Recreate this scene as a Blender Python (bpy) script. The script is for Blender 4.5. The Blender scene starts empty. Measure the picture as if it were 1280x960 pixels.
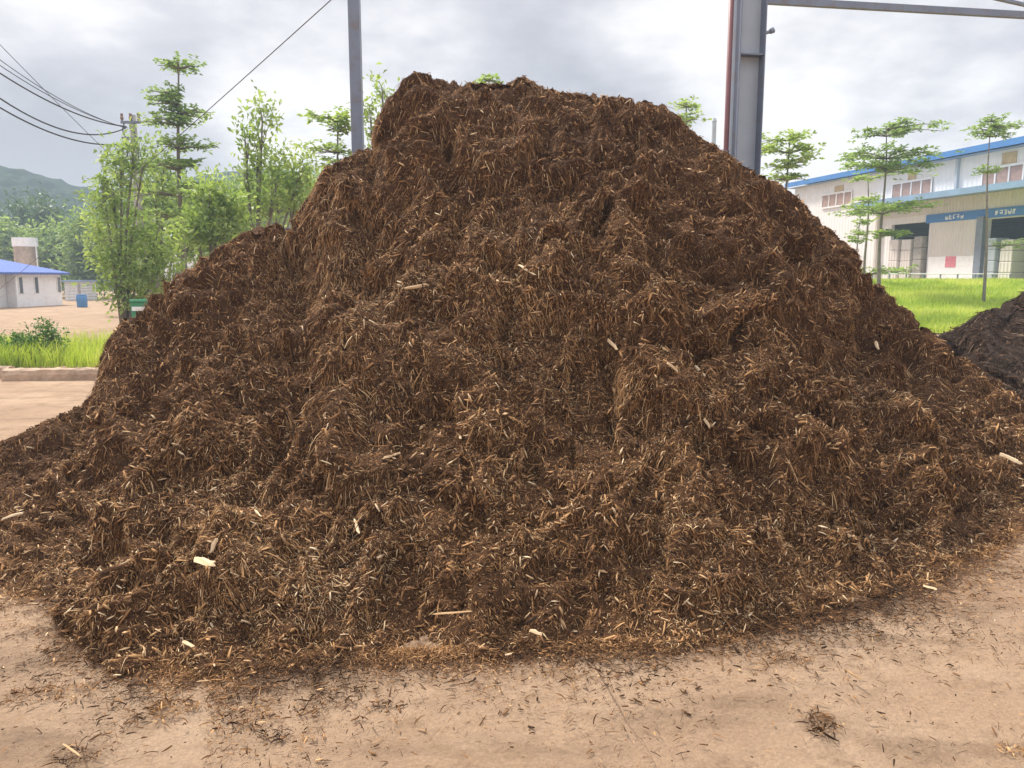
import bpy, math, random
import numpy as np
from mathutils import Vector, Matrix
from mathutils.bvhtree import BVHTree

SEED = 7
random.seed(SEED)
rng = np.random.default_rng(SEED)
scene = bpy.context.scene
COL = scene.collection
R = math.radians

# ------------------------------------------------------------------ camera
CAM_Z, PITCH, FPX = 1.7, R(8.0), 960.0
FW = np.array([0, math.cos(PITCH), -math.sin(PITCH)])
UP = np.array([0, math.sin(PITCH), math.cos(PITCH)])
RT = np.array([1.0, 0, 0])
CAM = np.array([0, 0, CAM_Z])

def ray(px, py):
    return FW + RT * ((px - 640) / FPX) + UP * ((480 - py) / FPX)
def at(px, py, Y):
    d = ray(px, py); return CAM + d * (Y / d[1])
def ground_at(px, py, z=0.0):
    d = ray(px, py); return CAM + d * ((z - CAM_Z) / d[2])

cam_d = bpy.data.cameras.new('camera'); cam = bpy.data.objects.new('camera', cam_d); COL.objects.link(cam)
cam.location = CAM; cam.rotation_euler = (R(90) - PITCH, 0, 0)
cam_d.sensor_width = 36; cam_d.lens = 36 * FPX / 1280; cam_d.clip_start = 0.05; cam_d.clip_end = 5000
scene.camera = cam

# ------------------------------------------------------------------ numpy noise
def _hash(ix, iy, iz, seed):
    h = (ix.astype(np.int64) * 374761393 + iy.astype(np.int64) * 668265263 + iz.astype(np.int64) * 2147483647 + seed * 974711) & 0xFFFFFFFF
    h = ((h ^ (h >> 13)) * 1274126177) & 0xFFFFFFFF
    h = ((h ^ (h >> 16)) * 2246822519) & 0xFFFFFFFF
    return ((h ^ (h >> 15)) & 0xFFFFFF) / float(0xFFFFFF)
def vnoise(x, y, z=None, seed=0):
    x = np.asarray(x, float); y = np.asarray(y, float)
    z = np.zeros_like(x) if z is None else np.asarray(z, float)
    ix, iy, iz = np.floor(x), np.floor(y), np.floor(z)
    fx, fy, fz = x - ix, y - iy, z - iz
    fx = fx * fx * fx * (fx * (fx * 6 - 15) + 10); fy = fy * fy * fy * (fy * (fy * 6 - 15) + 10); fz = fz * fz * (3 - 2 * fz)
    r = 0
    for dx in (0, 1):
        for dy in (0, 1):
            for dz in (0, 1):
                w = (fx if dx else 1 - fx) * (fy if dy else 1 - fy) * (fz if dz else 1 - fz)
                r = r + w * _hash(ix + dx, iy + dy, iz + dz, seed)
    return r * 2 - 1
def fbm(x, y, z=None, seed=0, oct=4, gain=0.5):
    r, a, f = 0, 1.0, 1.0
    for o in range(oct):
        r = r + a * vnoise(np.asarray(x) * f, np.asarray(y) * f, None if z is None else np.asarray(z) * f, seed + 17 * o)
        a *= gain; f *= 2.03
    return r
def worley(x, y, seed=0):
    x = np.asarray(x, float); y = np.asarray(y, float)
    ix, iy = np.floor(x), np.floor(y); d = np.full(x.shape, 9.0)
    for dx in (-1, 0, 1):
        for dy in (-1, 0, 1):
            cx, cy = ix + dx, iy + dy
            px = cx + _hash(cx, cy, cx * 0, seed); py = cy + _hash(cx, cy, cx * 0 + 5, seed)
            d = np.minimum(d, np.hypot(px - x, py - y))
    return d
def unit(v):
    return v / np.maximum(np.linalg.norm(v, axis=-1, keepdims=True), 1e-9)

# ------------------------------------------------------------------ object helpers
def tag(o, label=None, cat=None, group=None, kind=None):
    if label: o['label'] = label
    if cat: o['category'] = cat
    if group: o['group'] = group
    if kind: o['kind'] = kind
    return o
def empty(name, loc, label, cat, group=None, rz=0):
    o = bpy.data.objects.new(name, None); COL.objects.link(o)
    o.location = loc; o.rotation_euler = (0, 0, rz)
    return tag(o, label, cat, group)
def np_mesh(name, V, F, mat, parent=None, smooth=False, attrs=None, org=None):
    """V (n,3); F (m,k) one face size.  Linked as one mesh object."""
    V = np.asarray(V, np.float32); F = np.asarray(F, np.int32)
    if org is not None: V = V - np.asarray(org, np.float32)
    me = bpy.data.meshes.new(name); k = F.shape[1]
    me.vertices.add(len(V)); me.vertices.foreach_set('co', V.ravel())
    me.loops.add(F.size); me.loops.foreach_set('vertex_index', F.ravel())
    me.polygons.add(len(F)); me.polygons.foreach_set('loop_start', np.arange(0, F.size, k, dtype=np.int32))
    if smooth: me.polygons.foreach_set('use_smooth', np.ones(len(F), bool))
    for an, av in (attrs or {}).items():
        a = me.attributes.new(an, 'FLOAT', 'POINT'); a.data.foreach_set('value', np.asarray(av, np.float32).ravel())
    me.update(calc_edges=True); me.validate()
    me.materials.append(mat)
    o = bpy.data.objects.new(name, me); COL.objects.link(o)
    if org is not None and parent is None: o.location = org
    if parent is not None: o.parent = parent
    return o

class MB:
    def __init__(s): s.v, s.f = [], []
    def box(s, x0, x1, y0, y1, z0, z1, M=None):
        b = len(s.v)
        P = [(x0,y0,z0),(x1,y0,z0),(x1,y1,z0),(x0,y1,z0),(x0,y0,z1),(x1,y0,z1),(x1,y1,z1),(x0,y1,z1)]
        if M is not None: P = [tuple(M @ Vector(p)) for p in P]
        s.v += P; s.f += [[b+i for i in q] for q in ((3,2,1,0),(4,5,6,7),(0,1,5,4),(1,2,6,5),(2,3,7,6),(3,0,4,7))]
        return s
    def tube(s, pts, rad, n=6, cap=True):
        pts = [Vector(p) for p in pts]
        if not hasattr(rad, '__len__'): rad = [rad] * len(pts)
        b = len(s.v); prev = None
        for i, p in enumerate(pts):
            d = (pts[min(i+1, len(pts)-1)] - pts[max(i-1, 0)]).normalized()
            if prev is None:
                a = d.orthogonal().normalized()
            else:
                a = (prev - d * prev.dot(d)).normalized()
            prev = a; c = d.cross(a)
            for k in range(n):
                t = 2 * math.pi * k / n
                s.v.append(tuple(p + (a * math.cos(t) + c * math.sin(t)) * rad[i]))
        for i in range(len(pts) - 1):
            for k in range(n):
                s.f.append([b+i*n+k, b+i*n+(k+1)%n, b+(i+1)*n+(k+1)%n, b+(i+1)*n+k])
        if cap:
            s.f.append([b+k for k in range(n)][::-1]); e = b + (len(pts)-1)*n
            s.f.append([e+k for k in range(n)])
        return s
    def poly(s, pts):
        b = len(s.v); s.v += [tuple(p) for p in pts]; s.f.append(list(range(b, b+len(pts)))); return s
    def build(s, name, mat, parent=None, smooth=False, bevel=0.0, org=None):
        me = bpy.data.meshes.new(name)
        vs = s.v if org is None else [(v[0]-org[0], v[1]-org[1], v[2]-org[2]) for v in s.v]
        me.from_pydata(vs, [], s.f); me.update()
        if smooth: me.polygons.foreach_set('use_smooth', [True]*len(me.polygons))
        me.materials.append(mat)
        o = bpy.data.objects.new(name, me); COL.objects.link(o)
        if org is not None and parent is None: o.location = org
        if parent is not None: o.parent = parent
        if bevel:
            m = o.modifiers.new('bevel', 'BEVEL'); m.width = bevel; m.segments = 2; m.limit_method = 'ANGLE'
        return o

# ------------------------------------------------------------------ materials
def new_mat(name):
    m = bpy.data.materials.new(name); m.use_nodes = True
    nt = m.node_tree; nt.nodes.clear()
    return m, nt, nt.nodes, nt.links
def nd(nt, t, **kw):
    n = nt.nodes.new(t)
    for k, v in kw.items():
        if k in n.inputs: n.inputs[k].default_value = v
        else: setattr(n, k, v)
    return n
def ramp(nt, fac, stops):
    r = nt.nodes.new('ShaderNodeValToRGB'); cr = r.color_ramp
    while len(cr.elements) < len(stops): cr.elements.new(0.5)
    for e, (p, c) in zip(cr.elements, stops):
        e.position = p; e.color = (*c, 1)
    nt.links.new(fac, r.inputs[0]); return r.outputs[0]
def noise(nt, vec, scale, detail=4, rough=0.55):
    n = nd(nt, 'ShaderNodeTexNoise', Scale=scale, Detail=detail, Roughness=rough)
    if vec is not None: nt.links.new(vec, n.inputs['Vector'])
    return n.outputs[0]
def mathn(nt, op, a, b=None):
    n = nt.nodes.new('ShaderNodeMath'); n.operation = op
    for i, q in enumerate((a, b)):
        if q is None: continue
        if isinstance(q, (int, float)): n.inputs[i].default_value = q
        else: nt.links.new(q, n.inputs[i])
    return n.outputs[0]
def mixc(nt, fac, a, b, blend='MIX'):
    n = nt.nodes.new('ShaderNodeMix'); n.data_type = 'RGBA'; n.blend_type = blend
    for i, q in ((0, fac), (6, a), (7, b)):
        if isinstance(q, (int, float)): n.inputs[i].default_value = q
        elif isinstance(q, tuple): n.inputs[i].default_value = (*q, 1)
        else: nt.links.new(q, n.inputs[i])
    return n.outputs[2]
def simple(name, c, rough=0.6, metal=0.0, var=0.25, scale=3.0, bump=0.0, bscale=30.0, stain=None):
    m, nt, N, L = new_mat(name)
    out = nd(nt, 'ShaderNodeOutputMaterial'); bs = nd(nt, 'ShaderNodeBsdfPrincipled', Roughness=rough, Metallic=metal)
    tc = nd(nt, 'ShaderNodeTexCoord').outputs['Object']
    n1 = noise(nt, tc, scale, 6, 0.6)
    lo = tuple(x * (1 - var) for x in c); hi = tuple(min(1, x * (1 + var)) for x in c)
    col = ramp(nt, n1, [(0.3, lo), (0.7, hi)])
    if stain:
        n2 = noise(nt, tc, scale * 3.1, 8, 0.7)
        col = mixc(nt, ramp(nt, n2, [(0.5, (0,0,0)), (0.72, (1,1,1))]), col, stain)
    L.new(col, bs.inputs['Base Color'])
    if bump:
        b = nd(nt, 'ShaderNodeBump', Strength=0.6, Distance=bump); L.new(noise(nt, tc, bscale, 5), b.inputs['Height'])
        L.new(b.outputs[0], bs.inputs['Normal'])
    L.new(bs.outputs[0], out.inputs[0]); return m
def ribbed(name, c, per_m, rough=0.5, depth=0.02, axis=0, stain=(0.4,0.36,0.3)):
    m, nt, N, L = new_mat(name)
    out = nd(nt, 'ShaderNodeOutputMaterial'); bs = nd(nt, 'ShaderNodeBsdfPrincipled', Roughness=rough)
    tc = nd(nt, 'ShaderNodeTexCoord').outputs['Object']
    w = nd(nt, 'ShaderNodeTexWave', Scale=per_m * 2 * math.pi / 20.0); w.bands_direction = 'XYZ'[axis]; L.new(tc, w.inputs[0])
    n1 = noise(nt, tc, 0.6, 6, 0.65)
    mp = nd(nt, 'ShaderNodeMapping'); L.new(tc, mp.inputs[0]); mp.inputs['Scale'].default_value = (2.5, 2.5, 0.25)
    n2 = noise(nt, mp.outputs[0], 2.0, 5, 0.6)
    col = mixc(nt, ramp(nt, n2, [(0.45,(0,0,0)),(0.85,(0.6,0.6,0.6))]), ramp(nt, n1, [(0.3, tuple(x*0.88 for x in c)), (0.7, c)]), stain)
    L.new(col, bs.inputs['Base Color'])
    b = nd(nt, 'ShaderNodeBump', Strength=1.0, Distance=depth); L.new(w.outputs[1], b.inputs['Height']); L.new(b.outputs[0], bs.inputs['Normal'])
    L.new(bs.outputs[0], out.inputs[0]); return m
def leaf_mat(name, stops, trans=0.35):
    m, nt, N, L = new_mat(name)
    out = nd(nt, 'ShaderNodeOutputMaterial')
    a = nd(nt, 'ShaderNodeAttribute', attribute_name='tone')
    col = ramp(nt, a.outputs['Fac'], stops)
    d = nd(nt, 'ShaderNodeBsdfPrincipled', Roughness=0.5); t = nd(nt, 'ShaderNodeBsdfTranslucent')
    d.inputs['Specular IOR Level'].default_value = 0.3
    L.new(col, d.inputs['Base Color'])
    L.new(mixc(nt, 1.0, col, (1.15, 1.2, 0.6), 'MULTIPLY'), t.inputs[0])
    mx = nd(nt, 'ShaderNodeMixShader'); mx.inputs[0].default_value = trans
    L.new(d.outputs[0], mx.inputs[1]); L.new(t.outputs[0], mx.inputs[2]); L.new(mx.outputs[0], out.inputs[0]); return m
def fibre_mat(name, stops, rough=0.75):
    m, nt, N, L = new_mat(name)
    out = nd(nt, 'ShaderNodeOutputMaterial'); bs = nd(nt, 'ShaderNodeBsdfPrincipled', Roughness=rough)
    bs.inputs['Specular IOR Level'].default_value = 0.15
    a = nd(nt, 'ShaderNodeAttribute', attribute_name='tone')
    L.new(ramp(nt, a.outputs['Fac'], stops), bs.inputs['Base Color']); L.new(bs.outputs[0], out.inputs[0]); return m

BARK_STOPS = [(0.0, (0.024, 0.012, 0.006)), (0.25, (0.090, 0.043, 0.018)), (0.55, (0.30, 0.153, 0.062)), (0.8, (0.56, 0.325, 0.142)), (1.0, (0.80, 0.58, 0.33))]
M = {}
M['fibre'] = fibre_mat('bark_fibre', BARK_STOPS)
M['darkfibre'] = fibre_mat('dark_bark_fibre', [(0.0, (0.02,0.013,0.009)), (0.5, (0.085,0.049,0.030)), (0.85, (0.19,0.115,0.07)), (1.0, (0.42,0.32,0.22))])
M['chip'] = fibre_mat('pale_wood', [(0.0, (0.22,0.12,0.055)), (0.5, (0.46,0.29,0.145)), (1.0, (0.74,0.58,0.37))], 0.65)

# pile base soil
def soil_mat(name, lo, mid, hi):
    m, nt, N, L = new_mat(name)
    out = nd(nt, 'ShaderNodeOutputMaterial'); bs = nd(nt, 'ShaderNodeBsdfPrincipled', Roughness=0.95)
    bs.inputs['Specular IOR Level'].default_value = 0.15
    tc = nd(nt, 'ShaderNodeTexCoord').outputs['Object']
    col = ramp(nt, noise(nt, tc, 55, 6, 0.7), [(0.3, lo), (0.55, mid), (0.75, hi)])
    L.new(col, bs.inputs['Base Color'])
    b = nd(nt, 'ShaderNodeBump', Strength=1.0, Distance=0.02); L.new(noise(nt, tc, 90, 5, 0.7), b.inputs['Height']); L.new(b.outputs[0], bs.inputs['Normal'])
    L.new(bs.outputs[0], out.inputs[0]); return m
M['soil'] = soil_mat('bark_mulch', (0.035,0.017,0.008), (0.10,0.048,0.021), (0.24,0.12,0.052))
M['darksoil'] = soil_mat('dark_mulch', (0.02,0.014,0.011), (0.055,0.036,0.026), (0.10,0.066,0.046))

# ground
CR0, CR1 = ground_at(735, 820), ground_at(835, 975)
def ground_mat():
    m, nt, N, L = new_mat('compacted_earth')
    out = nd(nt, 'ShaderNodeOutputMaterial'); bs = nd(nt, 'ShaderNodeBsdfPrincipled', Roughness=0.9)
    bs.inputs['Specular IOR Level'].default_value = 0.25
    tc = nd(nt, 'ShaderNodeTexCoord').outputs['Object']
    col = ramp(nt, noise(nt, tc, 0.9, 8, 0.62), [(0.28, (0.33,0.213,0.133)), (0.5, (0.415,0.278,0.174)), (0.72, (0.49,0.345,0.226))])
    # smears of wetter, redder earth dragged across the pad
    mp = nd(nt, 'ShaderNodeMapping'); L.new(tc, mp.inputs[0]); mp.inputs['Scale'].default_value = (0.7, 2.2, 1); mp.inputs['Rotation'].default_value = (0, 0, 0.25)
    sm = ramp(nt, noise(nt, mp.outputs[0], 1.6, 7, 0.65), [(0.50, (0,0,0)), (0.72, (1,1,1))])
    col = mixc(nt, mathn(nt, 'MULTIPLY', sm, 0.85), col, (0.22,0.145,0.09))
    sm2 = ramp(nt, noise(nt, tc, 3.7, 9, 0.7), [(0.50, (0,0,0)), (0.66, (1,1,1))])
    col = mixc(nt, mathn(nt, 'MULTIPLY', sm2, 0.6), col, (0.24,0.15,0.085))
    pl = ramp(nt, noise(nt, tc, 1.3, 8, 0.7), [(0.55, (0,0,0)), (0.75, (1,1,1))])
    col = mixc(nt, mathn(nt, 'MULTIPLY', pl, 0.5), col, (0.54,0.395,0.265))
    # fine grain
    gr = ramp(nt, noise(nt, tc, 60, 5, 0.75), [(0.3, (0.72,0.72,0.72)), (0.6, (1,1,1)), (0.8, (1.1,1.1,1.1))])
    col = mixc(nt, 1.0, col, gr, 'MULTIPLY')
    # crumbs of bark trodden into the pad, thicker beside the heap
    st = nd(nt, 'ShaderNodeAttribute', attribute_name='litter')
    n3 = noise(nt, tc, 9.0, 9, 0.72)
    thr = mathn(nt, 'ADD', n3, mathn(nt, 'MULTIPLY', st.outputs['Fac'], 0.42))
    lit = ramp(nt, thr, [(0.66, (0,0,0)), (0.80, (1,1,1))])
    col = mixc(nt, mathn(nt, 'MULTIPLY', lit, 0.85), col, (0.115,0.062,0.033))
    sp = ramp(nt, noise(nt, tc, 38, 3, 0.6), [(0.66, (0,0,0)), (0.74, (1,1,1))])
    gate2 = ramp(nt, noise(nt, tc, 2.2, 5, 0.6), [(0.42, (0,0,0)), (0.62, (1,1,1))])
    col = mixc(nt, mathn(nt, 'MULTIPLY', mathn(nt, 'MULTIPLY', sp, gate2), 0.7), col, (0.15,0.09,0.05))
    # long hairline joint
    d = CR1 - CR0; n = np.array([-d[1], d[0]]) / np.hypot(d[0], d[1])
    sx = nd(nt, 'ShaderNodeSeparateXYZ'); L.new(tc, sx.inputs[0])
    dist = mathn(nt, 'ADD', mathn(nt, 'ADD', mathn(nt, 'MULTIPLY', sx.outputs[0], float(n[0])), mathn(nt, 'MULTIPLY', sx.outputs[1], float(n[1]))), float(-(n[0]*CR0[0]+n[1]*CR0[1])))
    wob = mathn(nt, 'MULTIPLY', mathn(nt, 'SUBTRACT', noise(nt, tc, 5, 5), 0.5), 0.05)
    dd = mathn(nt, 'ABSOLUTE', mathn(nt, 'ADD', dist, wob))
    gate = mathn(nt, 'LESS_THAN', sx.outputs[1], 6.0)
    ln = mathn(nt, 'MULTIPLY', ramp(nt, mathn(nt, 'DIVIDE', dd, 0.006), [(0.3, (1,1,1)), (1.0, (0,0,0))]), mathn(nt, 'MULTIPLY', gate, ramp(nt, noise(nt, tc, 3.0, 5), [(0.3,(0.15,)*3),(0.6,(0.75,)*3)])))
    col = mixc(nt, ln, col, (0.16,0.10,0.06))
    L.new(col, bs.inputs['Base Color'])
    h = mathn(nt, 'ADD', mathn(nt, 'MULTIPLY', noise(nt, tc, 11, 10, 0.75), 1.0), mathn(nt, 'MULTIPLY', ln, -0.3))
    b = nd(nt, 'ShaderNodeBump', Strength=0.9, Distance=0.035); L.new(h, b.inputs['Height']); L.new(b.outputs[0], bs.inputs['Normal'])
    L.new(bs.outputs[0], out.inputs[0]); return m
M['ground'] = ground_mat()
def turf_mat(name, a, b, c):
    m, nt, N, L = new_mat(name)
    out = nd(nt, 'ShaderNodeOutputMaterial'); bs = nd(nt, 'ShaderNodeBsdfPrincipled', Roughness=0.95)
    bs.inputs['Specular IOR Level'].default_value = 0.1
    tc = nd(nt, 'ShaderNodeTexCoord').outputs['Object']
    L.new(ramp(nt, noise(nt, tc, 0.7, 8, 0.65), [(0.3, a), (0.5, b), (0.7, c)]), bs.inputs['Base Color'])
    L.new(bs.outputs[0], out.inputs[0]); return m
M['turf'] = turf_mat('turf', (0.26,0.34,0.04), (0.38,0.47,0.05), (0.50,0.52,0.10))
M['hill'] = turf_mat('wooded_hill', (0.008,0.022,0.014), (0.017,0.037,0.019), (0.034,0.062,0.026))
M['grass'] = leaf_mat('grass_blade', [(0.0, (0.20,0.30,0.04)), (0.5, (0.39,0.50,0.07)), (1.0, (0.62,0.63,0.20))], 0.45)
M['weed'] = leaf_mat('weed_leaf', [(0.0, (0.06,0.14,0.035)), (0.6, (0.13,0.25,0.05)), (1.0, (0.27,0.38,0.09))], 0.35)
M['leaf_tier'] = leaf_mat('tier_leaf', [(0.0, (0.16,0.24,0.09)), (0.6, (0.29,0.39,0.16)), (1.0, (0.46,0.55,0.26))], 0.5)
M['leaf_light'] = leaf_mat('light_leaf', [(0.0, (0.20,0.29,0.09)), (0.6, (0.36,0.46,0.17)), (1.0, (0.52,0.60,0.27))], 0.5)
M['leaf_dark'] = leaf_mat('dark_leaf', [(0.0, (0.05,0.10,0.03)), (0.6, (0.11,0.18,0.05)), (1.0, (0.20,0.29,0.08))], 0.3)
M['bark'] = simple('tree_bark', (0.20,0.17,0.14), 0.9, var=0.35, scale=6, bump=0.01)
M['steel'] = simple('grey_blue_steel', (0.20,0.235,0.30), 0.45, 0.0, var=0.12, scale=2, stain=(0.20,0.155,0.135))
M['steel_lt'] = simple('pale_steel', (0.42,0.47,0.52), 0.45, 0.0, var=0.1, scale=2)
M['redpipe'] = simple('red_brown_paint', (0.24,0.10,0.10), 0.5, var=0.15, scale=3)
M['white'] = simple('white_paint', (0.90,0.90,0.90), 0.55, var=0.04, scale=1.2, stain=(0.74,0.71,0.66))
M['wall_white'] = ribbed('ribbed_white_sheet', (0.85,0.84,0.83), 3.0, depth=0.02, stain=(0.70,0.66,0.62))
M['wall_beige'] = ribbed('ribbed_beige_sheet', (0.76,0.71,0.66), 4.0, depth=0.03, stain=(0.64,0.57,0.5))
M['bluefascia'] = simple('blue_fascia_paint', (0.05,0.20,0.52), 0.6, var=0.12, scale=1)
M['canopy'] = simple('blue_grey_sheet', (0.22,0.34,0.50), 0.5, var=0.15, scale=1)
M['blueroof'] = ribbed('blue_roof_sheet', (0.09,0.15,0.44), 4.0, rough=0.85, depth=0.03, stain=(0.12,0.19,0.50))
M['brick'] = simple('red_brown_louvre', (0.36,0.24,0.205), 0.8, var=0.2, scale=4)
M['ochre'] = simple('ochre_board', (0.50,0.37,0.20), 0.8, var=0.2, scale=3)
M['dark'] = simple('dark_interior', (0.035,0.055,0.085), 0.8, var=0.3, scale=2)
M['glass'] = simple('dark_glass', (0.10,0.11,0.12), 0.15, var=0.2, scale=2)
M['concrete'] = simple('weathered_concrete', (0.36,0.34,0.31), 0.9, var=0.2, scale=3, bump=0.01, stain=(0.2,0.17,0.13))
M['earthkerb'] = simple('earth_stained_concrete', (0.44,0.31,0.21), 0.95, var=0.3, scale=4, bump=0.02, stain=(0.54,0.41,0.30))
M['pink'] = simple('pink_notice', (0.70,0.22,0.27), 0.6, var=0.2, scale=6)
M['wire'] = simple('black_cable', (0.06,0.06,0.065), 0.6, var=0.1)
M['rust'] = simple('rusty_sheet', (0.42,0.33,0.26), 0.8, var=0.35, scale=2.5, stain=(0.45,0.33,0.15))
M['bluebin'] = simple('blue_plastic', (0.08,0.25,0.52), 0.45, var=0.1)
M['greenbin'] = simple('green_plastic', (0.05,0.27,0.14), 0.45, var=0.1)
M['plinth'] = simple('pinkish_brick', (0.33,0.24,0.22), 0.9, var=0.3, scale=3, stain=(0.16,0.15,0.12))
M['porcelain'] = simple('brown_porcelain', (0.25,0.16,0.12), 0.3, var=0.1)

# ------------------------------------------------------------------ world and sun
SUN_EL, SUN_AZ = R(50), R(-44)        # azimuth from +Y towards +X
def build_world():
    w = bpy.data.worlds.new('World'); scene.world = w; w.use_nodes = True
    nt = w.node_tree; nt.nodes.clear(); L = nt.links
    out = nd(nt, 'ShaderNodeOutputWorld'); bg = nd(nt, 'ShaderNodeBackground', Strength=0.1)
    sky = nt.nodes.new('ShaderNodeTexSky'); sky.sky_type = 'NISHITA'; sky.sun_disc = False
    sky.sun_elevation = SUN_EL; sky.sun_rotation = SUN_AZ; sky.air_density = 1.5; sky.dust_density = 3
    tc = nd(nt, 'ShaderNodeTexCoord').outputs['Generated']
    s = nd(nt, 'ShaderNodeSeparateXYZ'); L.new(tc, s.inputs[0])
    zc = mathn(nt, 'MAXIMUM', s.outputs[2], 0.0)
    den = mathn(nt, 'ADD', zc, 0.28)
    cb = nd(nt, 'ShaderNodeCombineXYZ')
    L.new(mathn(nt, 'DIVIDE', s.outputs[0], den), cb.inputs[0]); L.new(mathn(nt, 'DIVIDE', s.outputs[1], den), cb.inputs[1]); cb.inputs[2].default_value = 3.7
    n1 = noise(nt, cb.outputs[0], 1.15, 7, 0.52); n2 = noise(nt, cb.outputs[0], 3.3, 6, 0.55)
    v = mathn(nt, 'ADD', mathn(nt, 'MULTIPLY', n1, 0.62), mathn(nt, 'MULTIPLY', n2, 0.38))
    # thinner cloud where the light comes through (directions seen left and right of the heap)
    for (px, py, k, p) in ((395, 170, 0.34, 55), (30, 10, 0.18, 260), (900, 120, 0.12, 70), (1060, 190, 0.10, 60), (250, 80, -0.17, 40), (110, 95, -0.08, 90), (640, 10, -0.10, 40)):
        d = ray(px, py); d = d / np.linalg.norm(d)
        dp = nt.nodes.new('ShaderNodeVectorMath'); dp.operation = 'DOT_PRODUCT'; L.new(tc, dp.inputs[0]); dp.inputs[1].default_value = d
        g = mathn(nt, 'POWER', mathn(nt, 'MAXIMUM', dp.outputs['Value'], 0.0), p)
        v = mathn(nt, 'ADD', v, mathn(nt, 'MULTIPLY', g, k))
    K = 9.0
    cloud = ramp(nt, v, [(0.38, (0.41,0.42,0.475)), (0.46, (0.51,0.515,0.57)), (0.54, (0.66,0.655,0.70)), (0.64, (0.96,0.94,0.94))])
    # an overcast sky brightens towards the zenith (CIE), above the part the photo shows
    up = mathn(nt, 'ADD', mathn(nt, 'MULTIPLY', mathn(nt, 'MAXIMUM', mathn(nt, 'SUBTRACT', zc, 0.34), 0.0), ZEN), 1.0)
    cm = nt.nodes.new('ShaderNodeVectorMath'); cm.operation = 'SCALE'; L.new(cloud, cm.inputs[0]); L.new(mathn(nt, 'MULTIPLY', up, K), cm.inputs['Scale'])
    L.new(mixc(nt, 0.93, sky.outputs[0], cm.outputs[0]), bg.inputs[0]); L.new(bg.outputs[0], out.inputs[0])
    sd = bpy.data.lights.new('sun', 'SUN'); so = bpy.data.objects.new('sun', sd); COL.objects.link(so)
    sd.energy = SUN_E; sd.angle = R(7); sd.color = (1.0, 0.93, 0.82)
    dirv = Vector((math.sin(SUN_AZ)*math.cos(SUN_EL), math.cos(SUN_AZ)*math.cos(SUN_EL), math.sin(SUN_EL)))
    so.rotation_euler = dirv.to_track_quat('Z', 'Y').to_euler(); so.location = (-20, 5, 40)
ZEN, SUN_E = 3.9, 4.2
build_world()
vs = scene.view_settings
vs.view_transform = 'Standard'; vs.look = 'None'; vs.gamma = 1.0; vs.exposure = 0.32; vs.use_curve_mapping = False
scene.cycles.max_bounces = 6; scene.cycles.transparent_max_bounces = 4; scene.cycles.volume_bounces = 1

# ------------------------------------------------------------------ ground sheet
BANK_DIR = unit(np.array([26.0, 30.0]))
def smooth(a, b, x):
    t = np.clip((x - a) / (b - a), 0, 1); return t * t * (3 - 2 * t)
def gz(x, y):
    """terrain height: flat pad, a bank rising towards the long shed on the right"""
    x = np.asarray(x, float); y = np.asarray(y, float)
    side = smooth(4.0, 10.0, x)
    return 1.3 * smooth(26.0, 44.0, y + 0.15 * x) * side

# mulch heap outline, shared by heap and litter: pixel rows of the photograph turned into places on the ground
BASE_PX = [(-420, 640), (-200, 668), (-60, 712), (0, 727), (60, 745), (95, 795), (150, 828), (260, 842), (400, 822), (560, 818), (700, 810), (850, 806),
           (930, 786), (1060, 762), (1150, 732), (1230, 692), (1280, 662), (1400, 625), (1560, 580)]
BASE = np.array([ground_at(*p) for p in BASE_PX])
RIDGE_PX = [(-420, 600, 6.6), (-200, 590, 6.5), (-60, 566, 6.4), (0, 550, 6.4), (50, 526, 6.5), (105, 500, 6.7), (118, 470, 6.9), (128, 428, 7.0), (150, 400, 7.1), (168, 388, 7.15), (184, 373, 7.2),
            (200, 357, 7.2), (260, 314, 7.4), (310, 284, 7.5), (368, 272, 7.6), (385, 243, 7.6), (402, 208, 7.7), (450, 186, 7.7), (468, 152, 7.8), (480, 126, 7.8),
            (500, 102, 7.8), (525, 88, 7.8), (548, 97, 7.8), (575, 101, 7.8), (630, 101, 7.8), (655, 92, 7.8), (674, 104, 7.8), (710, 113, 7.8), (780, 119, 7.8),
            (830, 128, 7.8), (850, 143, 7.8), (870, 163, 7.8), (905, 185, 7.8), (940, 210, 7.8), (970, 224, 7.8), (1000, 243, 7.8), (1020, 267, 7.8), (1050, 293, 7.8),
            (1080, 320, 7.8), (1088, 342, 7.8), (1110, 362, 7.8), (1145, 392, 7.8), (1165, 412, 7.7), (1200, 440, 7.6), (1250, 474, 7.4), (1300, 510, 7.1), (1420, 565, 6.9), (1560, 574, 6.8)]
RIDGE = np.array([at(*p) for p in RIDGE_PX])
def resample(P, n, key=None):
    if key is None:
        d = np.r_[0, np.cumsum(np.linalg.norm(np.diff(P, axis=0), axis=1))]
    else: d = key
    return lambda q: np.stack([np.interp(q, d, P[:, i]) for i in range(3)], -1)
# both curves run on one parameter: the photo column, slightly eased
base_f = resample(BASE, 0, np.array([p[0] for p in BASE_PX], float))
ridge_f = resample(RIDGE, 0, np.array([p[0] for p in RIDGE_PX], float))

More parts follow.
